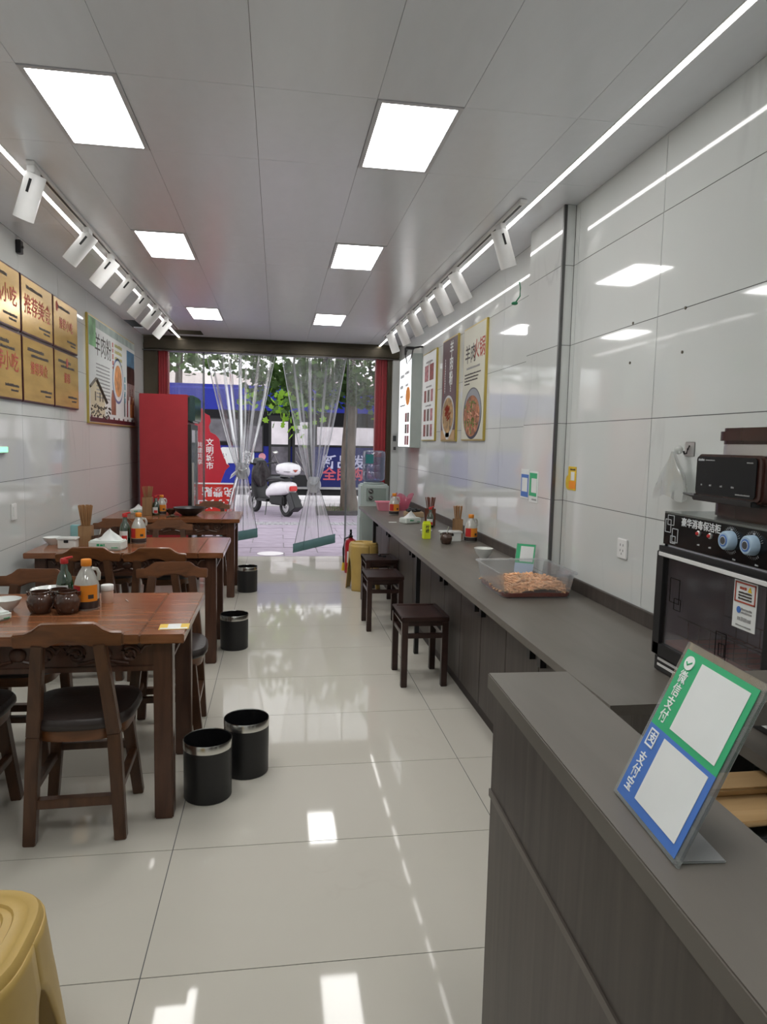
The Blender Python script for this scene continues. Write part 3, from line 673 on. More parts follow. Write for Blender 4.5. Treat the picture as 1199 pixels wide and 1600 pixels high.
tag(MB().tube([(1.43, 4.12, 2.44), (1.43, 4.10, 2.40), (1.44, 4.13, 2.36), (1.42, 4.15, 2.325)], .004, 6).ball((1.415, 4.15, 2.32), .02, .02, .01).build('green_wire', mat('green wire', (.02, .22, .10), .5)), 'loose green wire end hanging by the first right track lamp', 'wire')
for (y, z, nm) in ((5.05, 0, 0),): pass

# ------------------------------------------------------------------ left wall: plaques, poster, switches
PZ = [(2.095, 2.458), (1.668, 2.085)]
PYs = [(4.09, 4.685), (4.70, 5.315), (5.33, 5.94)]
names = [['gold award plaque at the left edge, upper row', 'gold award plaque in the middle of the upper row', 'gold award plaque at the far end of the upper row'],
         ['gold award plaque at the left edge, lower row', 'gold award plaque in the middle of the lower row', 'gold award plaque at the far end of the lower row']]
big = [['精品小吃', '推荐美食', '推荐小吃'], ['推荐小吃', '推荐美食', '推荐']]
bs = [[.12, .13, .085], [.12, .085, .08]]
for r in range(2):
    for k in range(3):
        z0, z1 = PZ[r]; y0, y1 = PYs[k]
        t = thing('award_plaque', names[r][k], 'plaque', (XL, (y0+y1)/2, (z0+z1)/2), 0, 'gold award plaques on the left wall'); w, hh = (y1-y0)/2, (z1-z0)/2
        MB().box(0, .018, -w, w, -hh, hh).build('backing', maroon_m, t, .004)
        slab('gold_plate', gold_m, t, (.018, 0, 0), PY, UP, -w+.012, w-.012, -hh+.012, hh-.012, .002)
        o = Vector((.0206, 0, 0))
        text(big[r][k], bs[r][k], redtxt_m, t, o+Vector((0, 0, -.0 if r == 0 else .01)), PY, UP, 'lettering', .01)
        lines('small_print', darktxt_m, t, o, PY, UP, [(-w*.7, w*.3, hh*.58, .022)] + ([(-w*.5, w*.6, hh*.42, .018)] if r else []))
        lines('small_print', darktxt_m, t, o, PY, UP, [(w*.05, w*.8, -hh*.62, .018), (w*.35, w*.75, -hh*.75, .014)])
        if k == 2: disc('emblem', redtxt_m, t, o, PY, UP, -w*.72 if r == 0 else 0, hh*.62, .025, .035)
t, o, R, w, hh = poster(6.245, 8.19, 1.575, 2.495, 'large framed noodle shop poster with house and bowl pictures on the left wall', XL, -1, mat('white poster print', (.62, .64, .63), .35, vary=.04, vscale=3))
text('羊肉粉', .21, darktxt_m, t, o+Vector((0, -.45, .22)), R, UP, 'lettering', .0); lines('small_print', greytxt_m, t, o, R, UP, [(-.72, -.22, .06-.032*k, .014) for k in range(10)])
lines('small_print', redtxt_m, t, o, Vector(UP)*-1, Vector(R), [(-.33, -.08, -.10, .05)]); lines('small_print', mat('olive print', (.45, .42, .16), .5), t, o, R, UP, [(0, .32, .30-.06*k, .035) for k in range(5)])
disc('bowl_print', mat('blue bowl rim print', (.10, .14, .28), .4), t, o, R, UP, .13, -.02, .24, .225, .0008, 30); disc('bowl_inner', porc_m, t, o+Vector((.0009, 0, 0)), R, UP, .13, -.02, .215, .20, .0008, 30); disc('soup_print', mat('orange noodle print', (.50, .22, .08), .5, vary=.5, vscale=16), t, o+Vector((.0018, 0, 0)), R, UP, .13, -.02, .165, .155, .0008, 30)
slab('temple_roof_print', mat('teal roof print', (.05, .14, .24), .5, vary=.3), t, o, R, UP, .55, .94, .17, .34, .0008); b = MB(basis(o, R, UP))
for k in range(7): b.box(.55+k*.056, .59+k*.056, -.22+.04*(k % 3), .18, 0, .0008)
b.box(.55, .94, .0, .17, 0, .0008); b.build('temple_print', mat('dark red print', (.16, .05, .035), .5, vary=.4), t)
b = MB(basis(o, R, UP)); b.add([(-.93, -.40, 0), (-.42, -.40, 0), (-.42, -.23, 0), (-.74, -.08, 0), (-.93, -.15, 0)], [(0, 1, 2, 3, 4)]); b.build('house_wall_print', mat('cream house print', (.55, .48, .33), .5), t)
b = MB(basis(o+Vector((.0008, 0, 0)), R, UP)); b.bar((-.94, -.15, 0), (-.74, -.07, 0), .014, n=4); b.bar((-.74, -.07, 0), (-.36, -.26, 0), .016, n=4)
rb = random.Random(5)
for k in range(46): x, z = rb.uniform(-.92, -.25), rb.uniform(-.40, -.30); l = rb.uniform(.02, .06); b.bar((x, z, 0), (x+l, z+rb.uniform(-.02, .02), 0), .007, n=4)
for x in (-.78, -.62, -.52): b.box(x, x+.035, -.26, -.18, 0, .0008)
b.build('house_line_print', mat('brown ink print', (.07, .05, .03), .6), t)
for x, c, ww in ((-.07, 'red barrel print', .10), (.42, 'brown jar print', .03), (.56, 'crimson costume print', .03), (.80, 'orange barrel print', .11)):
    m_ = mat(c, {'r': (.25, .09, .05), 'b': (.09, .12, .12), 'c': (.25, .03, .03), 'o': (.45, .16, .05)}[c[0]], .5, vary=.4); b = MB(basis(o, R, UP)); b.add([(x-ww, -.36, 0), (x+ww*.9, -.36, 0), (x+ww, -.22, 0), (x+ww*.4, -.13, 0), (x-ww*.6, -.12, 0), (x-ww, -.22, 0)], [(0, 1, 2, 3, 4, 5)]); b.build('figure_print', m_, t)
text('羊肉', .10, darktxt_m, t, o+Vector((0, .77, -.10)), R, UP); lines('small_print', mat('teal print', (.10, .30, .36), .5), t, o, Vector(UP)*-1, Vector(R), [(-.05, .22, .42, .06)])
b = MB(basis(o, R, UP)); b.box(-.95, .95, -.445, -.405, 0, .0008)
for k in range(9): b.box(-.93+k*.21, -.87+k*.21, -.405, -.385, 0, .0008)
b.build('wave_border_print', maroon_m, t)
slab('hill_print', mat('grey-green hill print', (.30, .36, .33), .5, vary=.3, vscale=5), t, o, R, UP, -.955, .955, .375, .444, .0008); slab('leaf_print', mat('leaf print', (.16, .36, .16), .5, vary=.5), t, o+Vector((.0008, 0, 0)), R, UP, -.95, -.72, .20, .44, .0006)
t = thing('wall_switch', 'white wall switch on the left wall by the second table', 'switch', (XL, 4.52, .992)); MB().box(0, .009, -.043, .043, -.05, .05).build('plate', white_m, t, .003); MB().box(.009, .012, -.02, .02, -.03, .03).build('rocker', white_m, t, .002)
t = thing('wall_clip', 'small black bracket high on the left wall by the ceiling', 'bracket', (XL, 4.71, 2.62)); MB().box(0, .03, -.025, .025, -.05, .03).build('plate', black_m, t, .003); MB().bar((.03, 0, -.01), (.04, 0, -.01), .008).build('knob', steel_m, t)
t = thing('exit_light', 'green lit sign edge on the left wall at the frame edge', 'sign', (XL, 4.36, 1.372)); MB().box(0, .02, -.12, .06, -.02, .02).build('housing', white_m, t, .003); slab('lit_face', green_led, t, (.0202, 0, 0), PY, UP, -.11, .05, -.015, .015, .001)

# ------------------------------------------------------------------ track lights
def track(x, y0, y1, label):
    t = thing('light_track', label, 'track', (x, 0, CEIL))
    MB().box(-.017, .017, y0, y1, -.018, 0).build('rail', whitemetal_m, t, .002); MB().box(-.006, .006, y0+.02, y1-.02, -.0195, -.018).build('groove', black_m, t)
    MB().box(-.019, .019, y0-.02, y0+.02, -.021, 0).build('end_cap', white_m, t, .003)
track(-1.10, 3.46, 8.1, 'white ceiling track carrying the left row of spotlights'); track(1.20, 3.46, 8.0, 'white ceiling track carrying the right row of spotlights')
def spot(label, loc, axis, group, slot=1):
    t = thing('track_spotlight', label, 'spotlight', loc, 0, group); a = Vector(axis).normalized()
    MB().box(-.016, .016, -.045, .045, -.035, 0).build('adapter', white_m, t, .003)
    MB().bar((0, 0, -.035), (0, 0, -.062), .012, n=10).build('swivel', white_m, t, 0, True)
    c = Vector((0, 0, -.062)); up = -a; s0 = c-a*.035
    x = Vector((0, -1, 0)); x = (x-x.dot(a)*a).normalized(); yv = a.cross(x)
    R = Matrix((x, yv, a)).transposed().to_4x4(); R.translation = s0
    h = MB(R).lathe([(.0, 0), (.042, 0), (.045, .004), (.045, .205), (.040, .206), (.036, .185), (.0, .183)], 26, cap=False).build('housing', whitemetal_m, t, 0, True)
    R2 = R.copy(); b = MB(R2); b.box(.0435*slot-.0012, .0446*slot+.0012, -.006, .006, .025, .085); b.build('slot', black_m, h, .0)
    b = MB(R); b.lathe([(.034, .180), (.034, .184)], 20); b.build('lens', mat('dark lens', (.04, .04, .045), .1) if 'dark lens' not in MATS else MATS['dark lens'], h)
    return t
ordl = ['first', 'second', 'third', 'fourth', 'fifth', 'sixth', 'seventh']
lx = [(3.49, (-.36, .20, -.90)), (4.40, (-.62, .05, -.75)), (4.98, (-.62, .05, -.75)), (5.56, (-.62, .05, -.75)), (6.15, (-.62, .05, -.75)), (6.72, (-.62, .05, -.75)), (7.33, (-.62, .05, -.75))]
rx = [(3.80, (.36, .12, -.93)), (4.77, (.52, .10, -.86)), (5.26, (.50, .10, -.86)), (5.77, (.46, .10, -.86)), (6.34, (.46, .10, -.86)), (6.94, (.42, .10, -.88)), (7.54, (.36, .10, -.88))]
for k in range(7):
    spot(f'{ordl[k]} white spotlight from the viewer on the left ceiling track', (-1.10, lx[k][0], CEIL-.018), lx[k][1], 'spotlights on the left track')
for k in range(7):
    spot(f'{ordl[k]} white spotlight from the viewer on the right ceiling track', (1.20, rx[k][0], CEIL-.018), rx[k][1], 'spotlights on the right track', 1 if k == 0 else -1)

# ------------------------------------------------------------------ tables
TZ = .74
def spiral(cx_, cz_, r0, turns, y, dirn=1, a0=0, n=26):
    return [(cx_+dirn*(r0*(1-k/n*.85))*math.cos(a0+turns*2*PI*k/n), y, cz_+(r0*(1-k/n*.85))*math.sin(a0+turns*2*PI*k/n)) for k in range(n+1)]
def table(y0, label):
    t = thing('dining_table', label, 'table', (-.935, y0+.365, 0), 0, 'wooden dining tables'); w, d = .60, .365
    MB().box(-w, w-.16, -d, d, TZ-.035, TZ).build('tabletop', table_m, t, .004)
    MB().box(w-.1585, w, -d, d, TZ-.035, TZ).build('end_board', table_m, t, .004)
    for sx in (-1, 1):
        for s in (-1, 1):
            cx_, cyv = sx*(w-.085), s*(d-.085)
            MB().box(cx_-.035, cx_+.035, cyv-.035, cyv+.035, 0, TZ-.035).build('leg', tleg_m, t, .005)
    for s in (-1, 1):
        yy = s*(d-.075)
        a = MB().box(-w+.12, w-.12, yy-.009, yy+.009, .60, TZ-.035).box(-w+.12, w-.12, yy-.016, yy+.016, .585, .605).build('apron', tleg_m, t, .002)
        c = MB(); q = yy+s*.013
        for cx_ in (-.30, .0, .30):
            for m in (-1, 1):
                c.tube(spiral(cx_+m*.095, .652, .036, 1.6, q, m), .0075, 6); c.tube([(cx_+m*.13, q, .655), (cx_+m*.15, q, .683), (cx_+m*.175, q, .688)], .006, 6); c.tube([(cx_+m*.02, q, .63), (cx_+m*.05, q, .622), (cx_+m*.09, q, .615)], .007, 6)
            c.ball((cx_, q, .654), .03, .010, .026, 12, 7)
        c.build('carving', tleg_m, a, 0, True)
    for s in (-1, 1):
        xx = s*(w-.075)
        a = MB().box(xx-.009, xx+.009, -d+.12, d-.12, .63, TZ-.035).box(xx-.014, xx+.014, -d+.12, d-.12, .60, .615).build('apron', tleg_m, t, .002)
        c = MB(Matrix.Rotation(PI/2, 4, 'Z')); q = -xx-s*.011
        for cx_ in (-.14, .14):
            for m in (-1, 1): c.tube(spiral(cx_+m*.055, .655, .03, 1.4, q, m), .007, 6)
        c.build('carving', tleg_m, a, 0, True)
    return t
table(2.59, 'nearest dark wooden dining table with carved apron, sauce pots and bottles on top')
table(4.49, 'second dark wooden dining table, with the chopstick holder and tissue pack on top')
table(6.44, 'farthest dark wooden dining table, with the black wok dish on top')

# ------------------------------------------------------------------ chairs
def make_chair(label):
    t = thing('dining_chair', label, 'chair', (0, 0, 0), 0, 'wooden dining chairs')
    # local: faces +y, origin on the floor below the seat centre
    pr = []
    for k in range(28):
        a = 2*PI*k/28; x, y = math.cos(a), math.sin(a)
        pr.append((.195*math.copysign(abs(x)**.62, x)*(1.0+.10*y), .19*math.copysign(abs(y)**.62, y)))
    def lay(sc, z): return [(x*sc, y*sc, z) for x, y in pr]
    def stack(ls):
        v = sum((lay(*q) for q in ls), []); n = 28
        f = [tuple(range(n-1, -1, -1)), tuple(range((len(ls)-1)*n, len(ls)*n))]+[(i*n+k, i*n+(k+1) % n, (i+1)*n+(k+1) % n, (i+1)*n+k) for i in range(len(ls)-1) for k in range(n)]
        return v, f
    MB().add(*stack([(.96, .415), (1.0, .425), (1.0, .440), (.95, .455), (.75, .462), (.3, .464)])).build('seat', cush_m, t, 0, True)
    MB().add(*stack([(.82, .365), (.88, .37), (.92, .415)])).build('seat_frame', chair_m, t, 0, True)
    for s in (-1, 1):
        MB().bar((s*.125, .13, .38), (s*.165, .165, 0), .022, .020, sq=True).build('leg', chairleg_m, t, .003)
        b = MB(); b.bar((s*.155, -.175, 0), (s*.135, -.165, .40), .021, .023, sq=True); b.bar((s*.135, -.165, .40), (s*.10, -.215, .745), .023, .020, sq=True); b.build('rear_leg', chairleg_m, t, .003)
        MB().bar((s*.150, -.165, .19), (s*.150, .15, .19), .014, .014, sq=True).build('stretcher', chairleg_m, t, .002)
    MB().bar((-.15, -.17, .15), (.15, -.17, .15), .017, .017, sq=True).build('stretcher', chairleg_m, t, .002); MB().bar((-.15, .152, .22), (.15, .152, .22), .014, .014, sq=True).build('stretcher', chairleg_m, t, .002)
    rail = [(-.178, 0), (-.07, 0), (-.045, .012), (-.02, .019), (.02, .019), (.045, .012), (.07, 0), (.178, 0), (.18, .048), (.140, .050), (.115, .062), (.088, .084), (-.088, .084), (-.115, .062), (-.140, .050), (-.18, .048)]
    R = Matrix.Translation((0, -.215, .735)) @ Matrix.Rotation(math.radians(8), 4, 'X')
    MB(R).prism(rail, -.014, .014).build('back_rail', chair_m, t, .004)
    return t
ch = make_chair('wooden chair with dark seat, its back to the viewer, at the nearest table')
ch.location = (-.715, 2.70, 0); ch.rotation_euler = (0, 0, math.radians(2))
for (x, y, rz, lab) in (
    (-1.19, 2.70, 0, 'wooden chair at the left frame edge, only seat corner and leg in view'),
    (-.53, 3.485, PI+.03, 'wooden chair on the far side of the nearest table, towards the aisle'),
    (-1.15, 3.30, PI-.05, 'wooden chair on the far side of the nearest table beside the left wall'),
    (-1.09, 4.44, .03, 'wooden chair on the near side of the second table, next to the tissue pack'),
    (-.70, 4.42, -.03, 'wooden chair on the near side of the second table, towards the aisle'),
    (-1.25, 5.50, PI, 'wooden chair on the far side of the second table beside the left wall'),
    (-.83, 5.45, PI+.05, 'wooden chair on the far side of the second table, towards the aisle'),
    (-.665, 7.22, PI, 'wooden chair on the far side of the farthest table, by the vinyl curtain')):
    dup(ch, (x, y, 0), rz, lab)

# ------------------------------------------------------------------ stools
def make_stool(label, loc, rz=0):
    t = thing('square_stool', label, 'stool', loc, rz, 'square wooden stools at the bar'); w, d, H = .145, .185, .43
    MB().box(-w+.022, w-.022, -d+.022, d-.022, H-.022, H-.004).build('seat_panel', stool_m, t, .002)
    b = MB().box(-w, w, -d, -d+.03, H-.028, H).box(-w, w, d-.03, d, H-.028, H).box(-w, -w+.03, -d+.03, d-.03, H-.028, H).box(w-.03, w, -d+.03, d-.03, H-.028, H); b.build('seat_frame', stool_m, t, .004)
    for sx in (-1, 1):
        for s in (-1, 1): MB().box(sx*(w-.022)-.019, sx*(w-.022)+.019, s*(d-.022)-.019, s*(d-.022)+.019, 0, H-.028).build('leg', stool_m, t, .003)
    for s in (-1, 1):
        MB().box(-w+.04, w-.04, s*(d-.022)-.012, s*(d-.022)+.012, .375, H-.028).build('apron', stool_m, t, .002); MB().box(-w+.04, w-.04, s*(d-.022)-.013, s*(d-.022)+.013, .30, .328).build('stretcher', stool_m, t, .002)
        MB().box(s*(w-.022)-.012, s*(w-.022)+.012, -d+.04, d-.04, .375, H-.028).build('apron', stool_m, t, .002); MB().box(s*(w-.022)-.013, s*(w-.022)+.013, -d+.04, d-.04, .30, .328).build('stretcher', stool_m, t, .002)
    return t
st = make_stool('nearest square dark wooden stool at the bar counter', (.885, 4.165, 0))
dup(st, (.838, 5.42, 0), 0, 'second square dark wooden stool from the viewer at the bar counter')
dup(st, (.925, 6.20, 0), 0, 'farthest square dark wooden stool at the bar, next to the yellow stool')
tag(MB().box(.955, .985, 6.17, 6.20, .43, .443).ball((.93, 6.21, .444), .014, .022, .014).box(.93, .965, 6.19, 6.21, .432, .44).build('stool_clutter', black_m), 'small black object left on the farthest square stool', 'object')
def ystool(label, loc, rz, w, H, splay, sides=4):
    t = thing('plastic_stool', label, 'stool', loc, rz)
    n = 48
    def ring(s, z, p=3.2):
        out = []
        for k in range(n):
            a = 2*PI*(k+.5)/n; x, y = math.cos(a), math.sin(a); q = (abs(x)**p+abs(y)**p)**(-1/p); out.append((x*q*s, y*q*s, z))
        return out
    p = 3.4 if sides == 4 else 2.05
    v = []; prof = [(.02, -.007), (.14, -.007), (.16, -.002), (.25, -.007), (.27, -.002), (.36, -.007), (.38, -.002), (.47, -.007), (.49, -.002), (.58, -.007), (.60, -.002), (.69, -.007), (.71, -.002), (.80, -.007), (.86, -.003), (.89, 0), (.965, -.001), (1.0, -.008), (1.02, -.02)]
    for s, z in prof: v += ring(w*s, H+z, p)
    f = [tuple(range(n-1, -1, -1))]+[(i*n+k, i*n+(k+1) % n, (i+1)*n+(k+1) % n, (i+1)*n+k) for i in range(len(prof)-1) for k in range(n)]
    MB().add(v, f).build('seat', ystool_m, t, 0, True)
    # four tapering legs that meet in arches under the seat
    def edge(a, q):
        x, y = math.cos(a), math.sin(a); g = (abs(x)**p+abs(y)**p)**(-1/p); sc = w*1.02+splay*q
        return (x*g*sc, y*g*sc, (H-.02)*(1-q))
    q0 = .24 if sides == 4 else .30
    for c in range(4):
        v = []; f = []; nu, nv = 13, 22
        for j in range(nv+1):
            q = j/nv if j/nv < q0*.5 else j/nv
            half = .5 if q < q0 else .5-.29*((q-q0)/(1-q0))**.45
            v += [edge(PI/4+c*PI/2+(2*i/(nu-1)-1)*half*PI/2, q) for i in range(nu)]
        for j in range(nv):
            f += [(j*nu+i, j*nu+i+1, (j+1)*nu+i+1, (j+1)*nu+i) for i in range(nu-1)]
        o = MB().add(v, f).build('leg', ystool_m, t, 0, True)
        so = o.modifiers.new('thick', 'SOLIDIFY'); so.thickness = .007; so.offset = 0
    return t
ystool('mustard yellow plastic stool with ridged seat in the near left corner', (-.655, 1.405, 0), 0, .168, .45, .05)
ystool('mustard yellow round plastic stool beside the fire extinguisher', (.865, 6.86, 0), .3, .138, .47, .03, 5)

# ------------------------------------------------------------------ waste bins
def make_bin(label, loc):
    t = thing('waste_bin', label, 'bin', loc, 0, 'black waste bins along the aisle'); H = .245
    MB().lathe([(.092, 0), (.096, .004), (.0975, H-.03)], 36, cap=False).lathe([(0, .0005), (.092, 0)], 36, cap=False).build('body', black_m, t, 0, True)
    MB().lathe([(.0985, H-.034), (.099, H-.005), (.0965, H), (.093, H-.007), (.092, H-.034)], 36, cap=False).build('rim', chrome_m, t, 0, True)
    def lf(u, v): a = u*2*PI; r = .0915-.006*v+.004*math.sin(9*a+6*v)*v; return (r*math.cos(a), r*math.sin(a), H-.002-.16*v)
    MB().sheet(49, 10, lf).lathe([(.0, H-.16), (.088, H-.158)], 24, cap=False).build('liner', mat('black bag film', (.012, .012, .013), .25, bump=.5, bscale=30) if 'black bag film' not in MATS else MATS['black bag film'], t, 0, True)
    MB().lathe([(.0965, H-.032), (.0975, H-.031)], 36, cap=False).build('band', black_m, t)
    return t
bn = make_bin('nearest black waste bin with chrome rim against the first table leg', (-.272, 2.815, 0))
dup(bn, (-.125, 3.015, 0), 0, 'black waste bin with chrome rim just behind the nearest bin')
dup(bn, (-.29, 4.90, 0), 0, 'black waste bin with chrome rim beside the second table')
dup(bn, (-.278, 6.79, 0), 0, 'black waste bin with chrome rim beside the farthest table')

# ------------------------------------------------------------------ table-top things
def patch(R, z0, z1, a0, a1, n=14):
    return [(R*math.cos(a0+(a1-a0)*k/n), R*math.sin(a0+(a1-a0)*k/n), z) for z in (z0, z1) for k in range(n+1)], [(k, k+1, n+2+k, n+1+k) for k in range(n)]
def soy(label, loc, s=1):
    t = thing('soy_bottle', label, 'bottle', loc); T = Matrix.Scale(s, 4)
    MB(T).lathe([(.030, 0), (.032, .004), (.032, .085), (.026, .115), (.014, .135), (.0125, .165)], 24).build('glass', greenglass_m, t, 0, True)
    MB(T).lathe([(.028, .003), (.0295, .006), (.0295, .070), (.028, .0705)], 20).build('sauce', soy_m, t, 0, True)
    MB(T).add(*patch(.0324, .022, .078, -2.9, -.9)).build('label_front', paper_m, t, 0, True); MB(T).add(*patch(.0327, .024, .050, -2.0, -1.0)).build('label_print', redcap_m, t, 0, True)
    MB(T).lathe([(.0145, .163), (.0155, .166), (.0155, .180), (.013, .185)], 20).bar((0, 0, .182), (.034, -.008, .192), .007, .004, 8).build('cap', redcap_m, t, 0, True)
    return t
def vinegar(label, loc, s=1, liquid=.035, face=-PI/2):
    t = thing('sauce_bottle', label, 'bottle', loc); T = Matrix.Scale(s, 4)
    MB(T).lathe([(.041, 0), (.044, .005), (.044, .090), (.040, .108), (.026, .140), (.0165, .155), (.0155, .165)], 28).build('bottle_body', milkplast_m, t, 0, True)
    MB(T).lathe([(.0405, .002), (.0446, .007), (.0446, liquid), (.0436, liquid+.001)], 28).build('sauce', mat('grey-brown sauce', (.045, .040, .042), .2) if 'grey-brown sauce' not in MATS else MATS['grey-brown sauce'], t, 0, True)
    MB(T).add(*patch(.0449, .034, .095, face-1.0, face+1.2)).build('label_front', orange_m, t, 0, True); MB(T).add(*patch(.0452, .036, .093, face-1.2, face-.25)).build('label_print', redcap_m if s > .9 else orange_m, t, 0, True)
    MB(T).add(*patch(.0453, .045, .060, face+.35, face+.8)).build('label_print', darktxt_m, t, 0, True)
    MB(T).lathe([(.0175, .162), (.019, .164), (.019, .184), (.017, .187)], 22).build('cap', orange_m, t, 0, True)
    MB(T).tube([(.020, 0, .152), (.038, 0, .150), (.045, 0, .135), (.043, 0, .108)], .007, 8).build('handle', milkplast_m, t, 0, True)
    return t
def jar(label, loc, s=1, spoon=False):
    t = thing('clay_pot', label, 'pot', loc); T = Matrix.Scale(s, 4)
    MB(T).lathe([(.030, 0), (.036, .004), (.046, .030), (.047, .048), (.040, .068), (.034, .074), (.036, .082), (.033, .083), (.031, .074), (.036, .06)], 30, cap=False).lathe([(0, 0), (.03, 0)], 30, cap=False).lathe([(0, .055), (.037, .056)], 30, cap=False).build('pot_body', jar_m, t, 0, True)
    for m in (-1, 1): MB(T).tube([(m*.036, 0, .076), (m*.046, 0, .079), (m*.044, 0, .066)], .005, 6).build('ear', jar_m, t, 0, True)
    if spoon: MB(T).tube([(0, 0, .056), (.012, 0, .10), (.02, 0, .135)], .004, 6).build('spoon', chrome_m, t, 0, True)
    return t
def bowl(label, loc, r=.055, h=.045, food=None, nm='bowl', m=None):
    t = thing(nm, label, 'bowl', loc); m = m or porc_m
    MB().lathe([(r*.45, 0), (r*.48, .006), (r*.8, h*.5), (r, h), (r*.97, h), (r*.76, h*.52), (r*.4, .010), (0, .009)], 30, cap=False).lathe([(0, 0), (r*.45, 0)], 24, cap=False).build('bowl_body', m, t, 0, True)
    if food: MB().lathe([(r*.86, h*.70), (r*.5, h*.78), (0, h*.80)], 24, cap=False).build('filling', food, t, 0, True)
    return t
def tissue(label, loc, rz=0, s=1):
    t = thing('tissue_pack', label, 'tissue', loc, rz); T = Matrix.Scale(s, 4)
    MB(T).add(*rbox(-.075, .075, -.045, .045, 0, .042, .012)).build('pack', tissue_m, t, .008)
    def tf(u, v): a = u*2*PI; w = (1-v)**1.4; r = 1+.25*math.sin(3*a+v*3); return (.06*w*math.cos(a)*r+.01*v, .030*w*math.sin(a)*r, .040+.055*v+.006*math.sin(4*a)*v*(1-v)*4)
    MB(T).sheet(25, 8, tf).build('tissue_peak', paper_m, t, 0, True)
    lines('printed_label', green_m, t, (0, -.0455*s, 0), PX, UP, [(-.035*s, .0, .018*s, .012*s), (.03*s, .06*s, .010*s, .006*s)]); return t
def holder(label, loc, w=.036, h=.105, n=12, m=None, ln=.215, slabel='', grp=''):
    t = thing('chopstick_holder', label, 'holder', loc); m = m or bamboo_m
    b = MB().box(-w, w, -w, -w+.006, 0, h).box(-w, w, w-.006, w, 0, h).box(-w, -w+.006, -w+.006, w-.006, 0, h).box(w-.006, w, -w+.006, w-.006, 0, h); b.build('holder_side', m, t, .0015); MB().box(-w+.006, w-.006, -w+.006, w-.006, 0, .006).build('holder_base', m, t)
    me = None; rnd = random.Random(int(loc[1]*97))
    for k in range(n):
        a = k*2.4+rnd.uniform(-.3, .3); r = ((k+.5)/n)**.5*(w-.011); bx_, by_ = .35*r*math.cos(a+1), .35*r*math.sin(a+1); tx, ty = r*1.75*math.cos(a), r*1.75*math.sin(a)
        L = ln*rnd.uniform(.95, 1.02); c = MB(); c.bar((0, 0, 0), (0, 0, L), .0024, .0036, sq=True)
        if me is None: me = c.mesh('chopstick'); me.materials.append(stickred_m if m is stickred_m else stick_m)
        o = put('chopstick', me); d_ = Vector((tx-bx_, ty-by_, ln)).normalized(); o.rotation_mode = 'QUATERNION'; o.rotation_quaternion = Vector((0, 0, 1)).rotation_difference(d_); o.location = Vector(loc)+Vector((bx_, by_, .007)); tag(o, slabel, 'chopstick', grp)
    return t
def lidbox(label, loc, w=.055, d=.045, h=.06):
    t = thing('lidded_box', label, 'container', loc); MB().add(*rbox(-w*.9, w*.9, -d*.9, d*.9, 0, h*.82, .012)).build('box_body', porc_m, t, .004); MB().add(*rbox(-w, w, -d, d, h*.82, h, .014)).build('lid', porc_m, t, .003); MB().box(-.014, .014, -d*.98-.002, -d*.9, h*.55, h*.82).build('notch', black_m, t, .002); return t
T1 = TZ
jar('brown clay sauce pot at the left of the front pair on the nearest table', (-.948, 2.955, T1), 1.08, False)
jar('brown clay sauce pot at the right of the front pair on the nearest table', (-.842, 2.950, T1), 1.1)
jar('brown clay sauce pot half hidden behind the front pair on the nearest table', (-.905, 3.055, T1), .95)
soy('green soy bottle with red cap behind the clay pots on the nearest table', (-.905, 3.135, T1), 1.05)
vinegar('cloudy handled sauce bottle with orange cap on the nearest table', (-.785, 3.02, T1), 1.12, .038)
t = thing('seasoning_jar', 'small clear jar with white lid and peach seasoning on the nearest table', 'jar', (-.728, 3.13, T1)); MB().lathe([(.024, 0), (.025, .003), (.025, .05), (.022, .054)], 24).build('jar_body', mat('peach seasoning jar', (.55, .36, .27), .3, vary=.15), t, 0, True); MB().lathe([(.0255, .054), (.0265, .056), (.0265, .076), (.025, .078)], 24).build('lid', white_m, t, 0, True)
bowl('white bowl at the left edge of the nearest table', (-1.095, 2.995, T1), .06, .05)
bowl('wide white bowl behind the clay pots on the nearest table', (-.985, 3.215, T1), .085, .045)
tissue('crumpled tissue pack at the left frame edge on the nearest table', (-1.085, 2.83, T1), .9, .8)
tag(MB().lathe([(.022, 0), (.024, .003), (.024, .06), (.02, .062)], 20, Matrix.Translation((-.845, 3.21, T1))).build('blue_cup', mat('pale teal plastic', (.25, .50, .52), .35), None, 0, True), 'small pale teal cup behind the sauce bottle on the nearest table', 'cup')
t = thing('sticker_card', 'yellow and white sticker card on the corner of the nearest table', 'card', (-.385, 2.70, T1), .05); MB().box(-.055, .055, -.04, .04, 0, .0012).build('card', yellow_m, t); MB().box(-.024, .024, -.036, .036, .0012, .0018).build('white_panel', paper_m, t); MB().box(-.05, .05, -.038, -.02, .0013, .0019).build('white_band', paper_m, t)
tag(MB().bar((-.66, 3.17, T1+.002), (-.64, 3.13, T1+.002), .0016, .001, 5).build('toothpick', paper_m), 'single pale toothpick lying on the nearest table', 'toothpick')
bowl('white bowl by the wall on the second table', (-1.475, 4.87, T1), .062, .048)
lidbox('white lidded box with a black notch on the second table', (-1.335, 4.72, T1), .062, .05, .068)
tag(MB().add(*rbox(-1.43, -1.37, 5.10, 5.15, T1, T1+.10, .012)).build('teal_box', MATS['pale teal plastic'], None, .004), 'pale teal box behind the chopstick holder on the second table', 'box')
holder('square bamboo chopstick holder on the second table', (-1.245, 4.80, T1), .040, .135, 15, None, .275, 'bamboo chopstick standing in the holder on the second table', 'chopsticks on the second table')
jar('brown clay pot with a spoon beside the chopsticks on the second table', (-1.165, 4.785, T1), .85, True)
tissue('white tissue pack with green print on the second table', (-1.075, 4.665, T1), -.12, 1.42)
soy('green soy bottle with red cap on the second table', (-1.025, 4.93, T1), 1.1); vinegar('cloudy sauce bottle with orange label on the second table', (-.935, 4.93, T1), 1.12, .03)
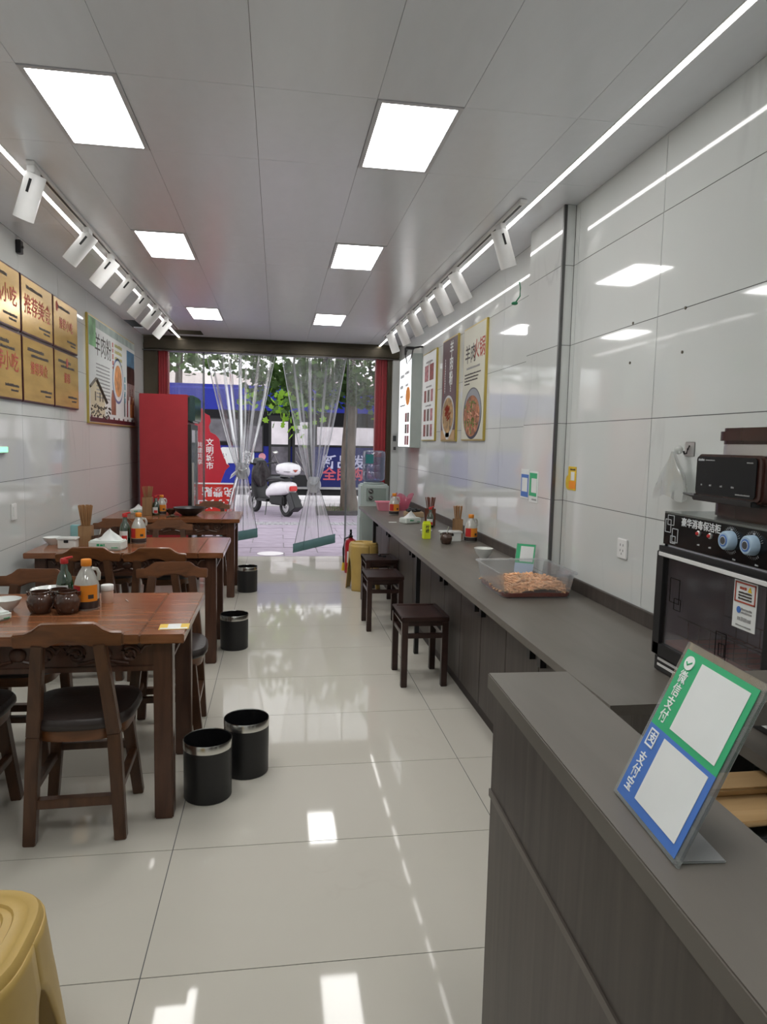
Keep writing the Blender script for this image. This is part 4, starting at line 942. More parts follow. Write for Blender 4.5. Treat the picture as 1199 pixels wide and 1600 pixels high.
tissue('white tissue pack on the farthest table', (-1.32, 6.92, T1), .2, .95)
holder('tall bamboo chopstick holder on the farthest table', (-1.195, 6.74, T1), .042, .17, 14, None, .27, 'bamboo chopstick standing in the holder on the farthest table', 'chopsticks on the farthest table')
soy('dark soy bottle beside the chopsticks on the farthest table', (-1.12, 6.74, T1), 1.0); vinegar('orange capped sauce bottle on the farthest table', (-1.085, 6.84, T1), .98, .03)
bowl('black wok dish on the farthest table', (-.82, 6.77, T1), .15, .075, None, 'wok_dish', mat('black iron', (.02, .02, .022), .35))
bowl('small dark bowl of herbs beside the wok dish on the farthest table', (-1.0, 6.86, T1), .055, .05, mat('mixed herbs', (.10, .13, .06), .6, vary=.6, vscale=40), 'herb_bowl', jar_m)
tag(MB().tube([(-.90, 6.63, T1+.004), (-.93, 6.60, T1+.004), (-.97, 6.60, T1+.006), (-1.0, 6.57, T1+.004)], .006, 6).ball((-.95, 6.60, T1+.012), .022, .018, .012).build('peeled_scraps', soil_m), 'dark scraps left at the near edge of the farthest table', 'scraps')

# ------------------------------------------------------------------ things on the bar counter
t = thing('storage_tub', 'large clear plastic tub of shredded pickles on the bar counter', 'tub', (1.225, 3.285, ZB), .0)
def tubring(s, z, w=.185, d=.215, r=.04):
    v, _ = rbox(-w*s, w*s, -d*s, d*s, z, z, r*s); return v[:len(v)//2]
TB = [(.90, .002), (.91, 0), (1.0, .112), (1.06, .115), (1.06, .121), (.985, .118), (.895, .006)]
v = sum((tubring(s, z) for s, z in TB), []); n = 24
MB().add(v, [tuple(range(n-1, -1, -1))]+[(i*n+k, i*n+(k+1) % n, (i+1)*n+(k+1) % n, (i+1)*n+k) for i in range(len(TB)-1) for k in range(n)]).build('tub_body', tub_m, t, 0, True)
b = MB(Matrix.Translation((1.225, 3.285, ZB))); v = tubring(.905, .006)+tubring(.925, .024); b.add(v, [tuple(range(n-1, -1, -1)), tuple(range(n, 2*n))]+[(k, (k+1) % n, n+(k+1) % n, n+k) for k in range(n)])
oil = b.build('chilli_oil', oil_m); oil['kind'] = 'stuff'; tag(oil, 'red chilli oil at the bottom of the clear pickle tub', 'oil')
b = MB(Matrix.Translation((1.225, 3.285, ZB))); rnd = random.Random(11)
def hill(x, y): return .030+.045*max(0, 1-((x-.03)/.19)**2-((y+.02)/.22)**2)
for k in range(1100):
    x, y = rnd.uniform(-.160, .160), rnd.uniform(-.188, .188); z = hill(x, y)*rnd.uniform(.75, 1.02); a = rnd.uniform(0, 3.14); l = rnd.uniform(.010, .026); dz = rnd.uniform(-.008, .008)
    b.bar((x-l*math.cos(a), y-l*math.sin(a), max(.02, z-dz)), (x+l*math.cos(a), y+l*math.sin(a), max(.02, z+dz)), .0034, n=4)
b.sheet(14, 16, lambda u, v_: (-.163+.326*u, -.19+.38*v_, hill(-.163+.326*u, -.19+.38*v_)-.006))
fo = b.build('pickled_shreds', food_m); tag(fo, 'orange shredded pickles heaped in the clear tub', 'food', None, 'stuff')
t = thing('payment_sign', 'small green payment sign leaning behind the pickle tub on the bar counter', 'sign', (1.335, 3.60, ZB), .95)
uv = Vector((.30, 0, .954)).normalized(); MB(basis((0, 0, .002), NY, uv)).box(-.055, .055, 0, .185, -.003, 0).build('acrylic_plate', acryl_m, t); MB().box(0, .05, -.048, .048, 0, .003).build('acrylic_foot', acryl_m, t)
o = Vector((-.0006, 0, .003)); slab('green_half', green_m, t, o, NY, uv, -.052, .052, .075, .182, .0006); slab('white_half', mat('pale blue print', (.42, .52, .68), .5), t, o, NY, uv, -.052, .052, .004, .075, .0006); slab('white_panel', paper_m, t, o+Vector((-.0008, 0, 0)), NY, uv, -.028, .045, .085, .170, .0005)
bowl('white bowl with leftovers on the bar counter', (1.305, 4.24, ZB), .062, .064, mat('soup leftovers', (.55, .50, .36), .4, vary=.3)); 
jar('brown clay pot on the bar counter in front of the white box', (1.215, 4.87, ZB), .95, True)
lidbox('white box behind the clay pot on the bar counter', (1.285, 5.02, ZB), .085, .045, .075)
holder('bamboo chopstick holder on the bar counter behind the white box', (1.375, 5.16, ZB), .033, .15, 12, None, .24, 'pale chopstick in the nearer holder on the bar counter', 'chopsticks in the nearer bar holder')
vinegar('cloudy sauce bottle with orange label at the backsplash on the bar counter', (1.435, 5.00, ZB), 1.08, .03)
t = thing('juice_carton', 'fluorescent yellow drink carton on the bar counter', 'carton', (1.125, 5.13, ZB), .15); MB().box(-.028, .028, -.022, .022, 0, .12).build('carton', lime_m, t, .003); text('柠檬', .03, darktxt_m, t, (0, -.0226, .075), PX, UP, 'lettering', .01, 1, True); b = MB().prism([(-.028, .12), (.028, .12), (.028, .135), (-.028, .135)], -.004, .004); b.build('fold_top', lime_m, t)
bowl('white cup bowl behind the yellow carton on the bar counter', (1.15, 5.26, ZB), .048, .05)
holder('red-brown chopstick holder by the backsplash on the bar counter', (1.345, 6.0, ZB), .040, .15, 12, stickred_m, .24, 'red-brown chopstick in the farther holder on the bar counter', 'chopsticks in the farther bar holder')
soy('green bottle in front of the red-brown chopsticks on the bar counter', (1.315, 5.86, ZB), .95)
tissue('crumpled white tissue pack on the bar counter', (1.20, 6.18, ZB), .5, 1.2)
vinegar('sauce bottle with orange label at the far end of the bar counter', (1.175, 6.92, ZB), 1.15, .03)
t = thing('storage_basket', 'pink plastic basket at the far end of the bar counter', 'basket', (1.175, 7.35, ZB)); 
v = []
for s, z in ((.80, .0), (.82, .001), (1.0, .085), (1.07, .087), (1.07, .095), (.97, .092), (.8, .01)): v += tubring(s, z, .12, .085, .02)
MB().add(v, [tuple(range(n-1, -1, -1))]+[(i*n+k, i*n+(k+1) % n, (i+1)*n+(k+1) % n, (i+1)*n+k) for i in range(6) for k in range(n)]).build('basket_body', pink_m, t, 0, True)
def pbag(u, v): a = u*2*PI; r = .09*(.55+.6*v)*(1+.2*math.sin(4*a+2*v)); return (r*math.cos(a), .6*r*math.sin(a), .16*v+.03*math.sin(3*a+1)*v)
tag(MB(Matrix.Translation((1.34, 7.36, ZB))).sheet(33, 8, pbag).build('pink_bag', clear('pink bag film', (.95, .45, .55), .45, .2, .4, (.85, .25, .36)), None, 0, True), 'crumpled pink plastic bag beside the pink basket', 'bag')
t = thing('kitchen_caddy', 'tan cardboard tray of dark bits by the backsplash at the far bar end', 'tray', (1.34, 6.72, ZB)); MB().box(-.09, .09, -.07, .07, 0, .05).build('tray', mat('tan card', (.42, .30, .18), .6), t, .005); b = MB()
for k in range(14): b.ball((random.uniform(-.06, .07), random.uniform(-.05, .05), .055+random.uniform(0, .02)), .022, .02, .015, 8, 5)
b = b.build('dark_bits', black_m, t); b['kind'] = 'stuff'
tag(MB().box(1.01, 1.08, 6.20, 6.23, ZB, ZB+.003).build('paper_slip', paper_m), 'small white paper slip on the bar counter edge', 'paper')

# ------------------------------------------------------------------ water dispenser, extinguisher, fridge
t = thing('water_dispenser', 'grey-green water dispenser beyond the end of the bar counter', 'dispenser', (1.125, 8.12, 0))
MB().box(-.165, .165, -.15, .15, .02, .985).build('body', disp_m, t, .018); MB().box(-.155, .155, -.14, .14, 0, .02).build('base', greyplast_m, t)
MB().box(-.10, .13, -.156, -.15, .79, .94).build('control_panel', mat('darker grey-green panel', (.24, .30, .27), .4), t, .003)
for z in (.905, .83):
    q = MB(Matrix.Translation((-.05, -.156, z)) @ Matrix.Rotation(PI/2, 4, 'X')).lathe([(.028, 0), (.028, .006), (.022, .008)], 20).build('round_tap', steel_m, t, 0, True); MB(Matrix.Translation((-.05, -.165, z)) @ Matrix.Rotation(.6, 4, 'Y')).box(-.02, .02, -.002, .002, -.003, .003).build('tap_slot', disp_m, q)
MB().box(-.172, -.165, -.13, .13, .02, .60).build('side_door', disp_m, t, .002)
MB().lathe([(.10, .985), (.12, .99), (.12, 1.005), (.06, 1.01)], 28).build('bottle_collar', disp_m, t, 0, True)
t = thing('water_bottle', 'large blue water bottle upside down on the dispenser', 'bottle', (1.125, 8.12, 1.0))
MB().lathe([(.055, .012), (.10, .015), (.128, .035), (.134, .06), (.134, .12), (.128, .13), (.134, .14), (.134, .20), (.128, .21), (.134, .22), (.134, .34), (.126, .365), (.10, .375), (0, .375)], 32, cap=False).build('bottle_body', water_m, t, 0, True)
MB().lathe([(.05, .012), (.124, .04), (.124, .30), (0, .301)], 28, cap=False).build('water', clear('blue water', (.78, .82, .95), .05, .3, .15, (.4, .45, .6)), t, 0, True)
MB().add(*patch(.1350, .225, .33, -2.5, -1.75)).build('label_front', mat('teal label', (.02, .16, .17), .4), t, 0, True)
t = thing('fire_extinguisher', 'red fire extinguisher standing by the yellow round stool', 'extinguisher', (.825, 7.72, 0))
MB().lathe([(.062, 0), (.066, .01), (.066, .33), (.055, .37), (.025, .39), (.02, .41)], 26).build('cylinder', extred_m, t, 0, True); MB().box(-.02, .02, -.055, .05, .41, .425).box(-.012, .012, -.01, .01, .425, .49).box(-.01, .01, -.07, .0, .455, .465).build('valve', black_m, t, .003)
MB().tube([(.0, -.02, .415), (-.07, -.03, .39), (-.085, -.03, .28), (-.08, -.03, .10)], .010, 8).build('hose', black_m, t, 0, True); MB().bar((-.08, -.03, .12), (-.085, -.03, .03), .013, .02).build('nozzle', yellow_m, t); MB().add(*patch(.0665, .12, .25, -2.3, -.8)).build('label_front', paper_m, t, 0, True)
t = thing('display_fridge', 'tall red display fridge with dark glass door in the far left corner', 'fridge', (-1.21, 8.22, 0))
MB().box(-.27, .24, -.32, .34, .06, 1.94).build('body', fridge_m, t, .006); MB().box(-.26, .23, -.31, .33, 0, .06).build('base', black_m, t)
MB(basis((.24, 0, 0), PY, UP)).add(*rbox(-.32, .34, 1.64, 1.935, 0, .075, .02)).build('header', mat('dark teal header', (.03, .06, .06), .15), t, .02)
d = MB().box(.24, .275, -.32, .34, .10, 1.62).build('door', black_m, t, .004); MB().box(.2755, .277, -.27, .29, .16, 1.56).build('glass_pane', mat('grey-green fridge glass', (.16, .20, .20), .08), d); MB().box(.277, .30, -.30, -.27, .7, 1.2).build('door_handle', silver_m, d, .004)

# ------------------------------------------------------------------ vinyl curtains
def curtain(label, xt0, xt1, xk, zk, xb0, xb1, zb0, zb1, y, ph):
    t = thing('vinyl_curtain', label, 'curtain', (0, y, 0)); zt = 2.505
    def prof(v):            # half width factor 0..1 and centre along the height
        return v
    def xy(u, z, zb):
        a = (z-zk)/(zt-zk) if z > zk else (zk-z)/(zk-zb)
        if z > zk:
            e = a**.80; x = (xk-.055+.11*u)*(1-e)+(xt0+(xt1-xt0)*u)*e; amp = .040*(1-.45*a)
        else:
            e = a**.85; x = (xk-.05+.10*u)*(1-e)+(xb0+(xb1-xb0)*u)*e; amp = .03*(1-.93*a)
        dy = amp*math.sin(u*2*PI*3.6+ph+1.4*math.sin(3*u))+.30*amp*math.sin(u*2*PI*7.7+ph*2)
        return x, dy
    def up_(u, v): z = zk+(zt-zk)*v; x, dy = xy(u, z, 0); return (x, dy, z)
    def lo_(u, v):
        zb = zb0+(zb1-zb0)*u; z = zb+(zk-zb)*v; x, dy = xy(u, z, zb); return (x, dy, z)
    MB().sheet(110, 22, up_).build('upper_sheet', pvc_m, t, 0, True); MB().sheet(110, 16, lo_).build('lower_sheet', clear('clear vinyl skirt', (.93, .93, .95), .30, .12, .55, (.84, .83, .86), .14) if 'clear vinyl skirt' not in MATS else MATS['clear vinyl skirt'], t, 0, True)
    def band(u, v):
        zb = zb0+(zb1-zb0)*u; z = zb-.008+.115*v; x, dy = xy(u, zb+.001, zb); return (x, dy-.006, z)
    for a, c in ((0, .24), (.24, 1)):
        o = MB().sheet(40, 3, lambda u, v: (band(a+(c-a)*u, v)[0], band(a+(c-a)*u, v)[1]-(.012 if a else 0), band(a+(c-a)*u, v)[2])).build('weight_band', teal_m, t, 0, True); so = o.modifiers.new('thick', 'SOLIDIFY'); so.thickness = .008
    rnd = random.Random(int(ph*10)); b = MB()
    def kf(u, v): a = u*2*PI; r = (.052+.032*math.sin(v*PI))*(1+.10*math.sin(5*a+3*v)+.06*math.sin(11*a)); return (xk+r*math.cos(a), .75*r*math.sin(a), zk-.10+.20*v)
    b.sheet(41, 12, kf); b.tube([(xk-.05, -.05, zk+.02), (xk, -.075, zk+.0), (xk+.05, -.05, zk+.03)], .016, 8); b.build('knot', knot_m, t, 0, True)
    # thick side hems seen as grey lines
    for u in (0.0, .36, .70, 1.0):
        MB().tube([(up_(u, k/12)[0], up_(u, k/12)[1]-.004, up_(u, k/12)[2]) for k in range(13)], .0055 if u in (0, 1.) else .003, 6).build('hem', knot_m if u in (0, 1.) else pvcedge_m, t, 0, True)
    for u in (0.0, .24, .62, 1.0):
        MB().tube([(lo_(u, k/10)[0], lo_(u, k/10)[1]-.004, lo_(u, k/10)[2]) for k in range(11)], .0045, 6).build('hem', pvcedge_m, t, 0, True)
    return t
YC = YS-.10
curtain('left clear vinyl curtain tied in a knot over the doorway', -.86, -.03, -.425, 1.085, -.70, -.235, .185, .27, YC, .4)
t2 = curtain('right clear vinyl curtain tied in a knot over the doorway', .045, .84, .455, .925, .205, .735, .07, .20, YC, 1.9)
def cuff(u, v): a = u*2*PI; r = .05*(1-.3*v)*(1+.2*math.sin(3*a)); return (-.425-.05-.09*v+.3*r*math.cos(a), -.03+.7*r*math.sin(a), 1.09-.08*v+r*math.cos(a)*.8)
MB().sheet(21, 8, cuff).build('knot_tail', knot_m, bpy.data.objects['vinyl_curtain'], 0, True)
for x0, x1, lab in ((-1.31, -.875, 'flat clear vinyl strip hanging between the fridge and the left curtain'), (.85, 1.225, 'flat clear vinyl strip hanging between the right curtain and the red post')):
    t = thing('vinyl_strip', lab, 'curtain', (0, YC+.02, 0))
    o = MB().sheet(30, 4, lambda u, v: (x0+(x1-x0)*u, .008*math.sin(u*14)+.004*math.sin(u*40), .03+2.475*v)).build('strip_sheet', flatpvc_m, t, 0, True)
    for xx in ((x1-.012,) if x0 < 0 else (x0+.012,)): MB().box(xx-.012, xx+.012, -.006, .006, .02, 2.505).build('hem', pvcedge_m, t)
t = thing('curtain_band', 'flat grey vinyl overlap strip behind the left tied curtain', 'curtain', (0, YC+.05, 0)); MB().box(-.475, -.435, -.002, .002, 1.0, 2.505).build('strip_sheet', pvcedge_m, t)
t = thing('curtain_band', 'flat grey vinyl overlap strip behind the right tied curtain', 'curtain', (0, YC+.05, 0)); MB().box(.375, .415, -.002, .002, .9, 2.505).build('strip_sheet', pvcedge_m, t)
tag(MB().box(XL, XF, YC-.02, YC+.06, 2.503, 2.51).build('curtain_rail', steel_m), 'dark rail under the header carrying the vinyl curtains', 'rail')

# ------------------------------------------------------------------ street: pavement
PZ0 = -.03
pv = struct(MB().box(-14, 14, YS+.02, 16.3, -.2, PZ0-.008).build('pavement', mat('paving joint', (.30, .28, .29), .9)), 'lilac-grey stone pavement outside the shop')
bx = []
for k in range(11):
    y0 = YS+.03+k*.45; off = (k % 2)*.45
    for i in range(-4, 6):
        x0 = -.35+i*.9+off-.45; x0_, x1_ = x0+.006, x0+.894
        if 3.3 < y0-YS < 4.0: continue
        bx.append((x0_, x1_, y0+.006, y0+.444, PZ0-.008, PZ0+random.uniform(-.0015, .0015)))
for k in range(11, 16):
    for i in range(-4, 6): bx.append((-.8+i*.9+.006, .1+i*.9-.006, YS+.03+k*.45+.006, YS+.03+(k+1)*.45-.006, PZ0-.008, PZ0))
tiles(pv, pave_m, 'stone', bx)
tact_m = mat('grey tactile stone', (.36, .35, .37), .75, vary=.1)
for i in range(8):
    x0 = -2.0+i*.45; b = MB().box(x0+.005, x0+.445, YS+3.66, YS+4.06, PZ0-.008, PZ0)
    for q in range(4): b.box(x0+.05+q*.1, x0+.10+q*.1, YS+3.69, YS+4.03, PZ0, PZ0+.012)
    b.build('tactile_stone', tact_m, pv)
tag(MB().lathe([(.17, 0), (.175, .004), (.16, .006), (0, .006)], 30, Matrix.Translation((-.08, 9.25, PZ0)), cap=False).build('drain_cover', kerb_m, None, 0, True), 'pale round cover in the pavement just outside the doorway', 'cover')
struct(MB().box(-40, 40, 16.3, 45, -.25, -.14).build('road', road_m), 'asphalt road beyond the pavement')
kb = struct(MB().box(-14, 14, 16.28, 16.5, -.2, .06).build('kerb', kerb_m, None, .03), 'white kerb between pavement and road')
t = thing('planting_bed', 'strip of soil with low weeds around the tree trunk', 'planting bed', (0, 0, PZ0))
MB().box(.85, 4.5, 14.25, 15.7, 0, .05).build('soil', soil_m, t, .01); MB().box(.80, 4.6, 14.18, 14.25, 0, .09).build('edging', mat('dark edging stone', (.05, .045, .045), .8), t, .008)
b = MB(); rnd = random.Random(4)
for k in range(260):
    x, y = rnd.uniform(.9, 4.3), rnd.uniform(14.3, 15.6); a = rnd.uniform(0, 6.28); hh = rnd.uniform(.05, .14); dx, dy = .05*math.cos(a), .05*math.sin(a)
    b.add([(x-dy*.2, y+dx*.2, .05), (x+dy*.2, y-dx*.2, .05), (x+dx, y+dy, .05+hh)], [(0, 1, 2)])
w_ = b.build('weeds', leaf_m, t); w_['kind'] = 'stuff'

# trees
def leaf_shape(s):
    pts = [(0, -.5), (.16, -.36), (.46, -.30), (.34, -.06), (.5, .18), (.24, .20), (.16, .34), (0, .56), (-.16, .34), (-.24, .20), (-.5, .18), (-.34, -.06), (-.46, -.30), (-.16, -.36)]
    return [(x*s, y*s, -.08*s*abs(x)) for x, y in pts]
def add_leaf(b, p, s, rnd, droop=.6):
    R = Matrix.Translation(p) @ Matrix.Rotation(rnd.uniform(0, 6.28), 4, 'Z') @ Matrix.Rotation(rnd.gauss(droop, .5), 4, 'X') @ Matrix.Rotation(rnd.gauss(0, .4), 4, 'Y')
    v = leaf_shape(s); b.add(v, [tuple(range(len(v)))], R)
def tree(label, x, y, r, hgt, crowns, nleaf, ls, seed, lean=0, cat='tree'):
    rnd = random.Random(seed); t = thing('street_tree', label, cat, (x, y, PZ0), 0, 'street trees')
    pts = [(lean*k/8+.03*math.sin(k*1.3+seed), .03*math.cos(k*1.7), hgt*k/8) for k in range(9)]; MB().tube(pts, [r*(1.25 if k == 0 else 1-.045*k) for k in range(9)], 14).build('trunk', bark_m, t, 0, True)
    b = MB(); top = Vector(pts[-2])
    f = MB()
    for (cx_, cyv, cz_, rx_, ry_, rz_, wgt) in crowns:
        c = Vector((cx_, cyv, cz_)); q = top.lerp(c, .5)+Vector((rnd.uniform(-.1, .1), rnd.uniform(-.1, .1), .15)); br = MB().tube([top-Vector((0, 0, rnd.uniform(0, .5))), q, c, c+Vector((rnd.uniform(-.3, .3), rnd.uniform(-.3, .3), -.25))], [r*.35, r*.22, r*.12, .01], 7); br.build('branch', bark_m, t, 0, True)
        for k in range(int(nleaf*wgt)):
            a = rnd.uniform(0, 6.28); e = math.acos(rnd.uniform(-1, 1)); rr = rnd.uniform(.25, 1)**.5; add_leaf(f, (cx_+rx_*rr*math.sin(e)*math.cos(a), cyv+ry_*rr*math.sin(e)*math.sin(a), cz_+rz_*rr*math.cos(e)), ls*rnd.uniform(.6, 1.25), rnd)
    o = f.build('foliage', leaf_m, t); o['kind'] = 'stuff'; return t
tt = tree('plane tree with peeling trunk and overhanging crown outside the doorway', 1.52, 14.85, .17, 4.2,
     [(-1.2, -.5, 3.15, 1.1, .9, .75, 1.1), (.2, -.6, 3.0, .9, .8, .8, 1.2), (-2.5, -.3, 3.3, 1.0, .8, .6, .6), (1.3, -.2, 2.95, .8, .8, .9, 1.0), (-.9, -1.0, 2.55, .6, .5, .55, .7), (-3.8, 0, 3.3, 1.0, .8, .6, .5), (.6, -.2, 2.6, .55, .5, .5, .5), (-1.6, .2, 2.6, .7, .5, .5, .7), (-.5, -.4, 2.75, .8, .6, .6, .8), (2.0, .2, 2.6, .5, .5, .6, .5)], 520, .15, 21)
# big sunlit leaves hanging in the middle of the doorway: single leaves
rnd = random.Random(8)
for k in range(110):
    b = MB(); add_leaf(b, (0, 0, 0), .125*rnd.uniform(.7, 1.25), rnd, 1.1)
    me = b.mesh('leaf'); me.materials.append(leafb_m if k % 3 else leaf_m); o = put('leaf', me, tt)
    if k < 78: o.location = (rnd.gauss(-1.25, .25), rnd.gauss(-1.5, .2), 2.10+rnd.gauss(0, .24))
    elif k < 94: o.location = (rnd.gauss(-2.1, .12), -1.6+rnd.gauss(0, .1), 2.25+rnd.gauss(0, .15))
    else: o.location = (rnd.gauss(.62, .12), -.6+rnd.gauss(0, .1), 2.05+rnd.gauss(0, .15))
tree('slim tree trunk standing beyond the plane tree at the right', 2.42, 15.9, .08, 4.4, [(0, 0, 4.2, 1.2, .8, 1.0, .7), (-1.2, .3, 4.2, 1.0, .8, .8, .5)], 420, .18, 31)
tree('leafy street tree beyond the bus at the left', -3.2, 24.0, .16, 4.5, [(0, 0, 5.0, 1.8, 1.2, 1.2, 1), (1.8, 0, 5.2, 1.5, 1.2, .8, .6), (-1.8, 0, 5.2, 1.6, 1.2, 1, .7)], 420, .28, 41)

# scooter
t = thing('motor_scooter', 'white motor scooter with top box parked on the pavement', 'scooter', (-.12, 14.38, PZ0), math.atan2(.95, -.62)-PI/2)
# local: +y forward; lateral x
def wheel(nm, y):
    R = Matrix.Translation((0, y, .21)) @ Matrix.Rotation(PI/2, 4, 'Y')
    o = MB(R).lathe([(.13, -.045), (.185, -.05), (.21, -.03), (.21, .03), (.185, .05), (.13, .045), (.13, -.045)], 30, cap=False).build(nm, rubber_m, t, 0, True); MB(R).lathe([(.13, -.03), (.05, -.035), (.04, -.05), (.04, .05), (.05, .035), (.13, .03)], 20).build('hub', silver_m, o, 0, True)
wheel('front_wheel', .62); wheel('rear_wheel', -.58)
def loft(secs, n=16):
    v = []; f = []
    for (y, z, wx, hz) in secs:
        for k in range(n): a = 2*PI*k/n; c, s = math.cos(a), math.sin(a); v.append((wx*math.copysign(abs(c)**.7, c), y, z+hz*math.copysign(abs(s)**.7, s)))
    for i in range(len(secs)-1):
        for k in range(n): f.append((i*n+k, i*n+(k+1) % n, (i+1)*n+(k+1) % n, (i+1)*n+k))
    return v, f+[tuple(range(n-1, -1, -1)), tuple(range((len(secs)-1)*n, len(secs)*n))]
MB().add(*loft([(-.80, .60, .05, .05), (-.74, .58, .13, .11), (-.50, .56, .17, .15), (-.20, .52, .17, .14), (-.02, .45, .14, .10)])).build('rear_cowl', scoot_m, t, 0, True)
MB().add(*loft([(-.62, .735, .10, .03), (-.45, .75, .14, .04), (-.1, .74, .13, .045), (.08, .70, .08, .03)])).build('seat', black_m, t, 0, True)
MB().box(-.15, .15, -.05, .38, .26, .32).build('floorboard', black_m, t, .02)
MB().add(*loft([(.34, .30, .16, .05), (.44, .55, .20, .22), (.48, .80, .17, .16), (.46, .98, .12, .08)])).build('front_apron', black_m, t, 0, True)
MB().add(*loft([(.40, .42, .07, .03), (.62, .45, .08, .03), (.82, .36, .07, .03)])).build('front_fender', scoot_m, t, 0, True)
b = MB(); b.bar((0, .62, .21), (0, .42, .95), .025); b.bar((-.07, .62, .21), (-.05, .50, .55), .018); b.bar((.07, .62, .21), (.05, .50, .55), .018); b.build('fork', steel_m, t)
MB().tube([(-.34, .30, 1.05), (-.20, .40, 1.02), (0, .42, .99), (.20, .40, 1.02), (.34, .30, 1.05)], .016, 8).build('handlebar', black_m, t, 0, True)
MB().add(*loft([(.36, 1.02, .12, .07), (.48, 1.04, .14, .10), (.56, 1.0, .08, .06)])).build('headlight_cowl', black_m, t, 0, True)
for s in (-1, 1):
    o = MB().tube([(s*.22, .40, 1.02), (s*.28, .38, 1.16), (s*.32, .36, 1.22)], .007, 6).build('mirror', black_m, t); MB().ball((s*.34, .36, 1.25), .06, .015, .04).build('mirror_glass', chrome_m, o, 0, True)
def cov(u, v): a = u*2*PI; r = 1+.22*math.sin(5*a+v*3)+.1*math.sin(9*a); return (.20*math.cos(a)*r*(.45+.55*math.sin(v*PI)), .40+.08*math.sin(a)*r, .55+.50*v)
MB().sheet(41, 12, cov).build('wind_apron', mat('dark quilted apron', (.022, .016, .018), .4, vary=.6, vscale=20), t, 0, True)
MB().add(*loft([(-.86, .93, .10, .07), (-.82, .94, .16, .11), (-.62, .95, .18, .13), (-.42, .94, .16, .11), (-.38, .93, .10, .07)])).build('top_box', scoot_m, t, 0, True)
MB().box(-.165, .165, -.85, -.40, .895, .905).build('box_seam', greyplast_m, t); MB().box(-.08, .08, -.72, -.45, .79, .83).build('rack', steel_m, t)
b = MB(); b.add([(.06, -.876, .94), (-.06, -.876, .94), (0, -.872, .89), (.06, -.866, .94), (-.06, -.866, .94), (0, -.862, .89)], [(0, 1, 2), (5, 4, 3), (0, 3, 4, 1), (1, 4, 5, 2), (2, 5, 3, 0)]); b.build('reflector', redtxt_m, t)
b = MB(Matrix.Translation((.175, -.66, .97)) @ Matrix.Rotation(PI/2, 4, 'Z')); b.prism([(-.09, .03), (.09, .03), (0, -.04)], -.008, .004); b.build('side_badge', redcap_m, t)
MB().box(-.09, .09, -.82, -.78, .52, .62).build('tail_light', redcap_m, t, .015)
for y, r, m_ in ((-.55, .03, greyplast_m), (-.28, .022, redcap_m)): MB(Matrix.Translation((.166, y, .55)) @ Matrix.Rotation(PI/2, 4, 'Y')).lathe([(r, 0), (r, .012), (r*.7, .014)], 16).build('round_badge', m_, t, 0, True)
b = MB(); b.bar((0, -.74, .46), (0, -.92, .16), .085, .10, sq=True, up=(1, 0, 0)); b.build('mud_flap', black_m, t, .01); MB().box(-.09, .09, -.86, -.85, .30, .42, Matrix.Rotation(.0, 4, 'X')).build('number_plate', greyplast_m, t)
MB().box(-.13, .13, -.62, -.12, .22, .42).build('engine', rubber_m, t, .03); MB().bar((.14, -.15, .26), (.15, -.80, .32), .035, .045, 14).build('exhaust', steel_m, t, 0, True); MB().bar((-.10, .0, .25), (-.20, -.10, 0), .012).build('side_stand', steel_m, t)

# bus
t = thing('city_bus', 'blue city bus with a black window band stopped on the road', 'bus', (0, 18.1, -.14)); BX0, BX1 = -5.2, 6.0
MB().box(BX0, BX1, 0, 2.5, .38, 3.0).build('body', busblue_m, t, .12, True, 3); MB().box(BX0+.05, BX1-.05, -.02, 0, 1.47, 2.36).build('window_band', busblack_m, t); MB().box(.95, BX1-.1, -.012, 0, .42, 1.46).build('advert_panel', busnavy_m, t)
for (x0, x1, z0, z1, m_) in ((.98, 1.72, 1.50, 2.02, busglass_m), (1.78, 2.65, 1.50, 2.02, busglass_m), (2.72, 3.6, 1.5, 2.02, busglass_m), (3.7, 4.6, 1.5, 2.1, busglass_m), (-1.75, -.95, 1.55, 2.15, busglassd_m), (-2.75, -1.85, 1.55, 2.2, busglassd_m), (-3.75, -2.85, 1.55, 2.2, busglassd_m), (-.88, -.35, 1.3, 2.0, busglassd_m)):
    f = MB().box(x0, x1, -.045, -.02, z0, z1).build('window', black_m, t, .004); MB().box(x0+.03, x1-.03, -.05, -.045, z0+.03, z1-.03).build('pane', m_, f)
for x0, x1 in ((-.22, .34), (.38, .92)):
    f = MB().box(x0, x1, -.06, -.02, .45, 2.25).build('door', black_m, t, .01); MB().box(x0+.07, x1-.07, -.066, -.06, 1.52, 2.1).build('pane', busglass_m, f); MB().box(x0+.07, x1-.07, -.066, -.06, .75, 1.46).build('pane', busglassd_m, f)
    b = MB(); b.tube([(x0+.10, -.07, 1.35), (x0+.25, -.07, 1.05), (x0+.42, -.07, .85)], .012, 5); b.tube([(x0+.10, -.07, 1.1), (x0+.30, -.07, .85), (x0+.45, -.07, .8)], .012, 5); b.build('grab_rail', chrome_m, f)
f = MB(basis((-1.0, -.015, 1.22), PX, UP)).add(*rbox(-.42, .42, -.20, .20, 0, .02, .06)).build('number_panel', paper_m, t); text('8      68', .24, greytxt_m, f, (-1.0, -.038, 1.18), PX, UP, 'lettering', .01)
disc('round_sticker', mat('pink sticker', (.70, .30, .34), .5), t, (0, -.003, 0), PX, UP, -.38, 1.20, .09, .09)
text('新品发', .38, mat('pale lilac print', (.55, .55, .75), .5), t, (1.72, -.02, 1.07), PX, UP, 'lettering', .02); text('全民购', .36, mat('coral print', (.62, .10, .14), .5), t, (1.70, -.02, .76), PX, UP, 'lettering', .02)
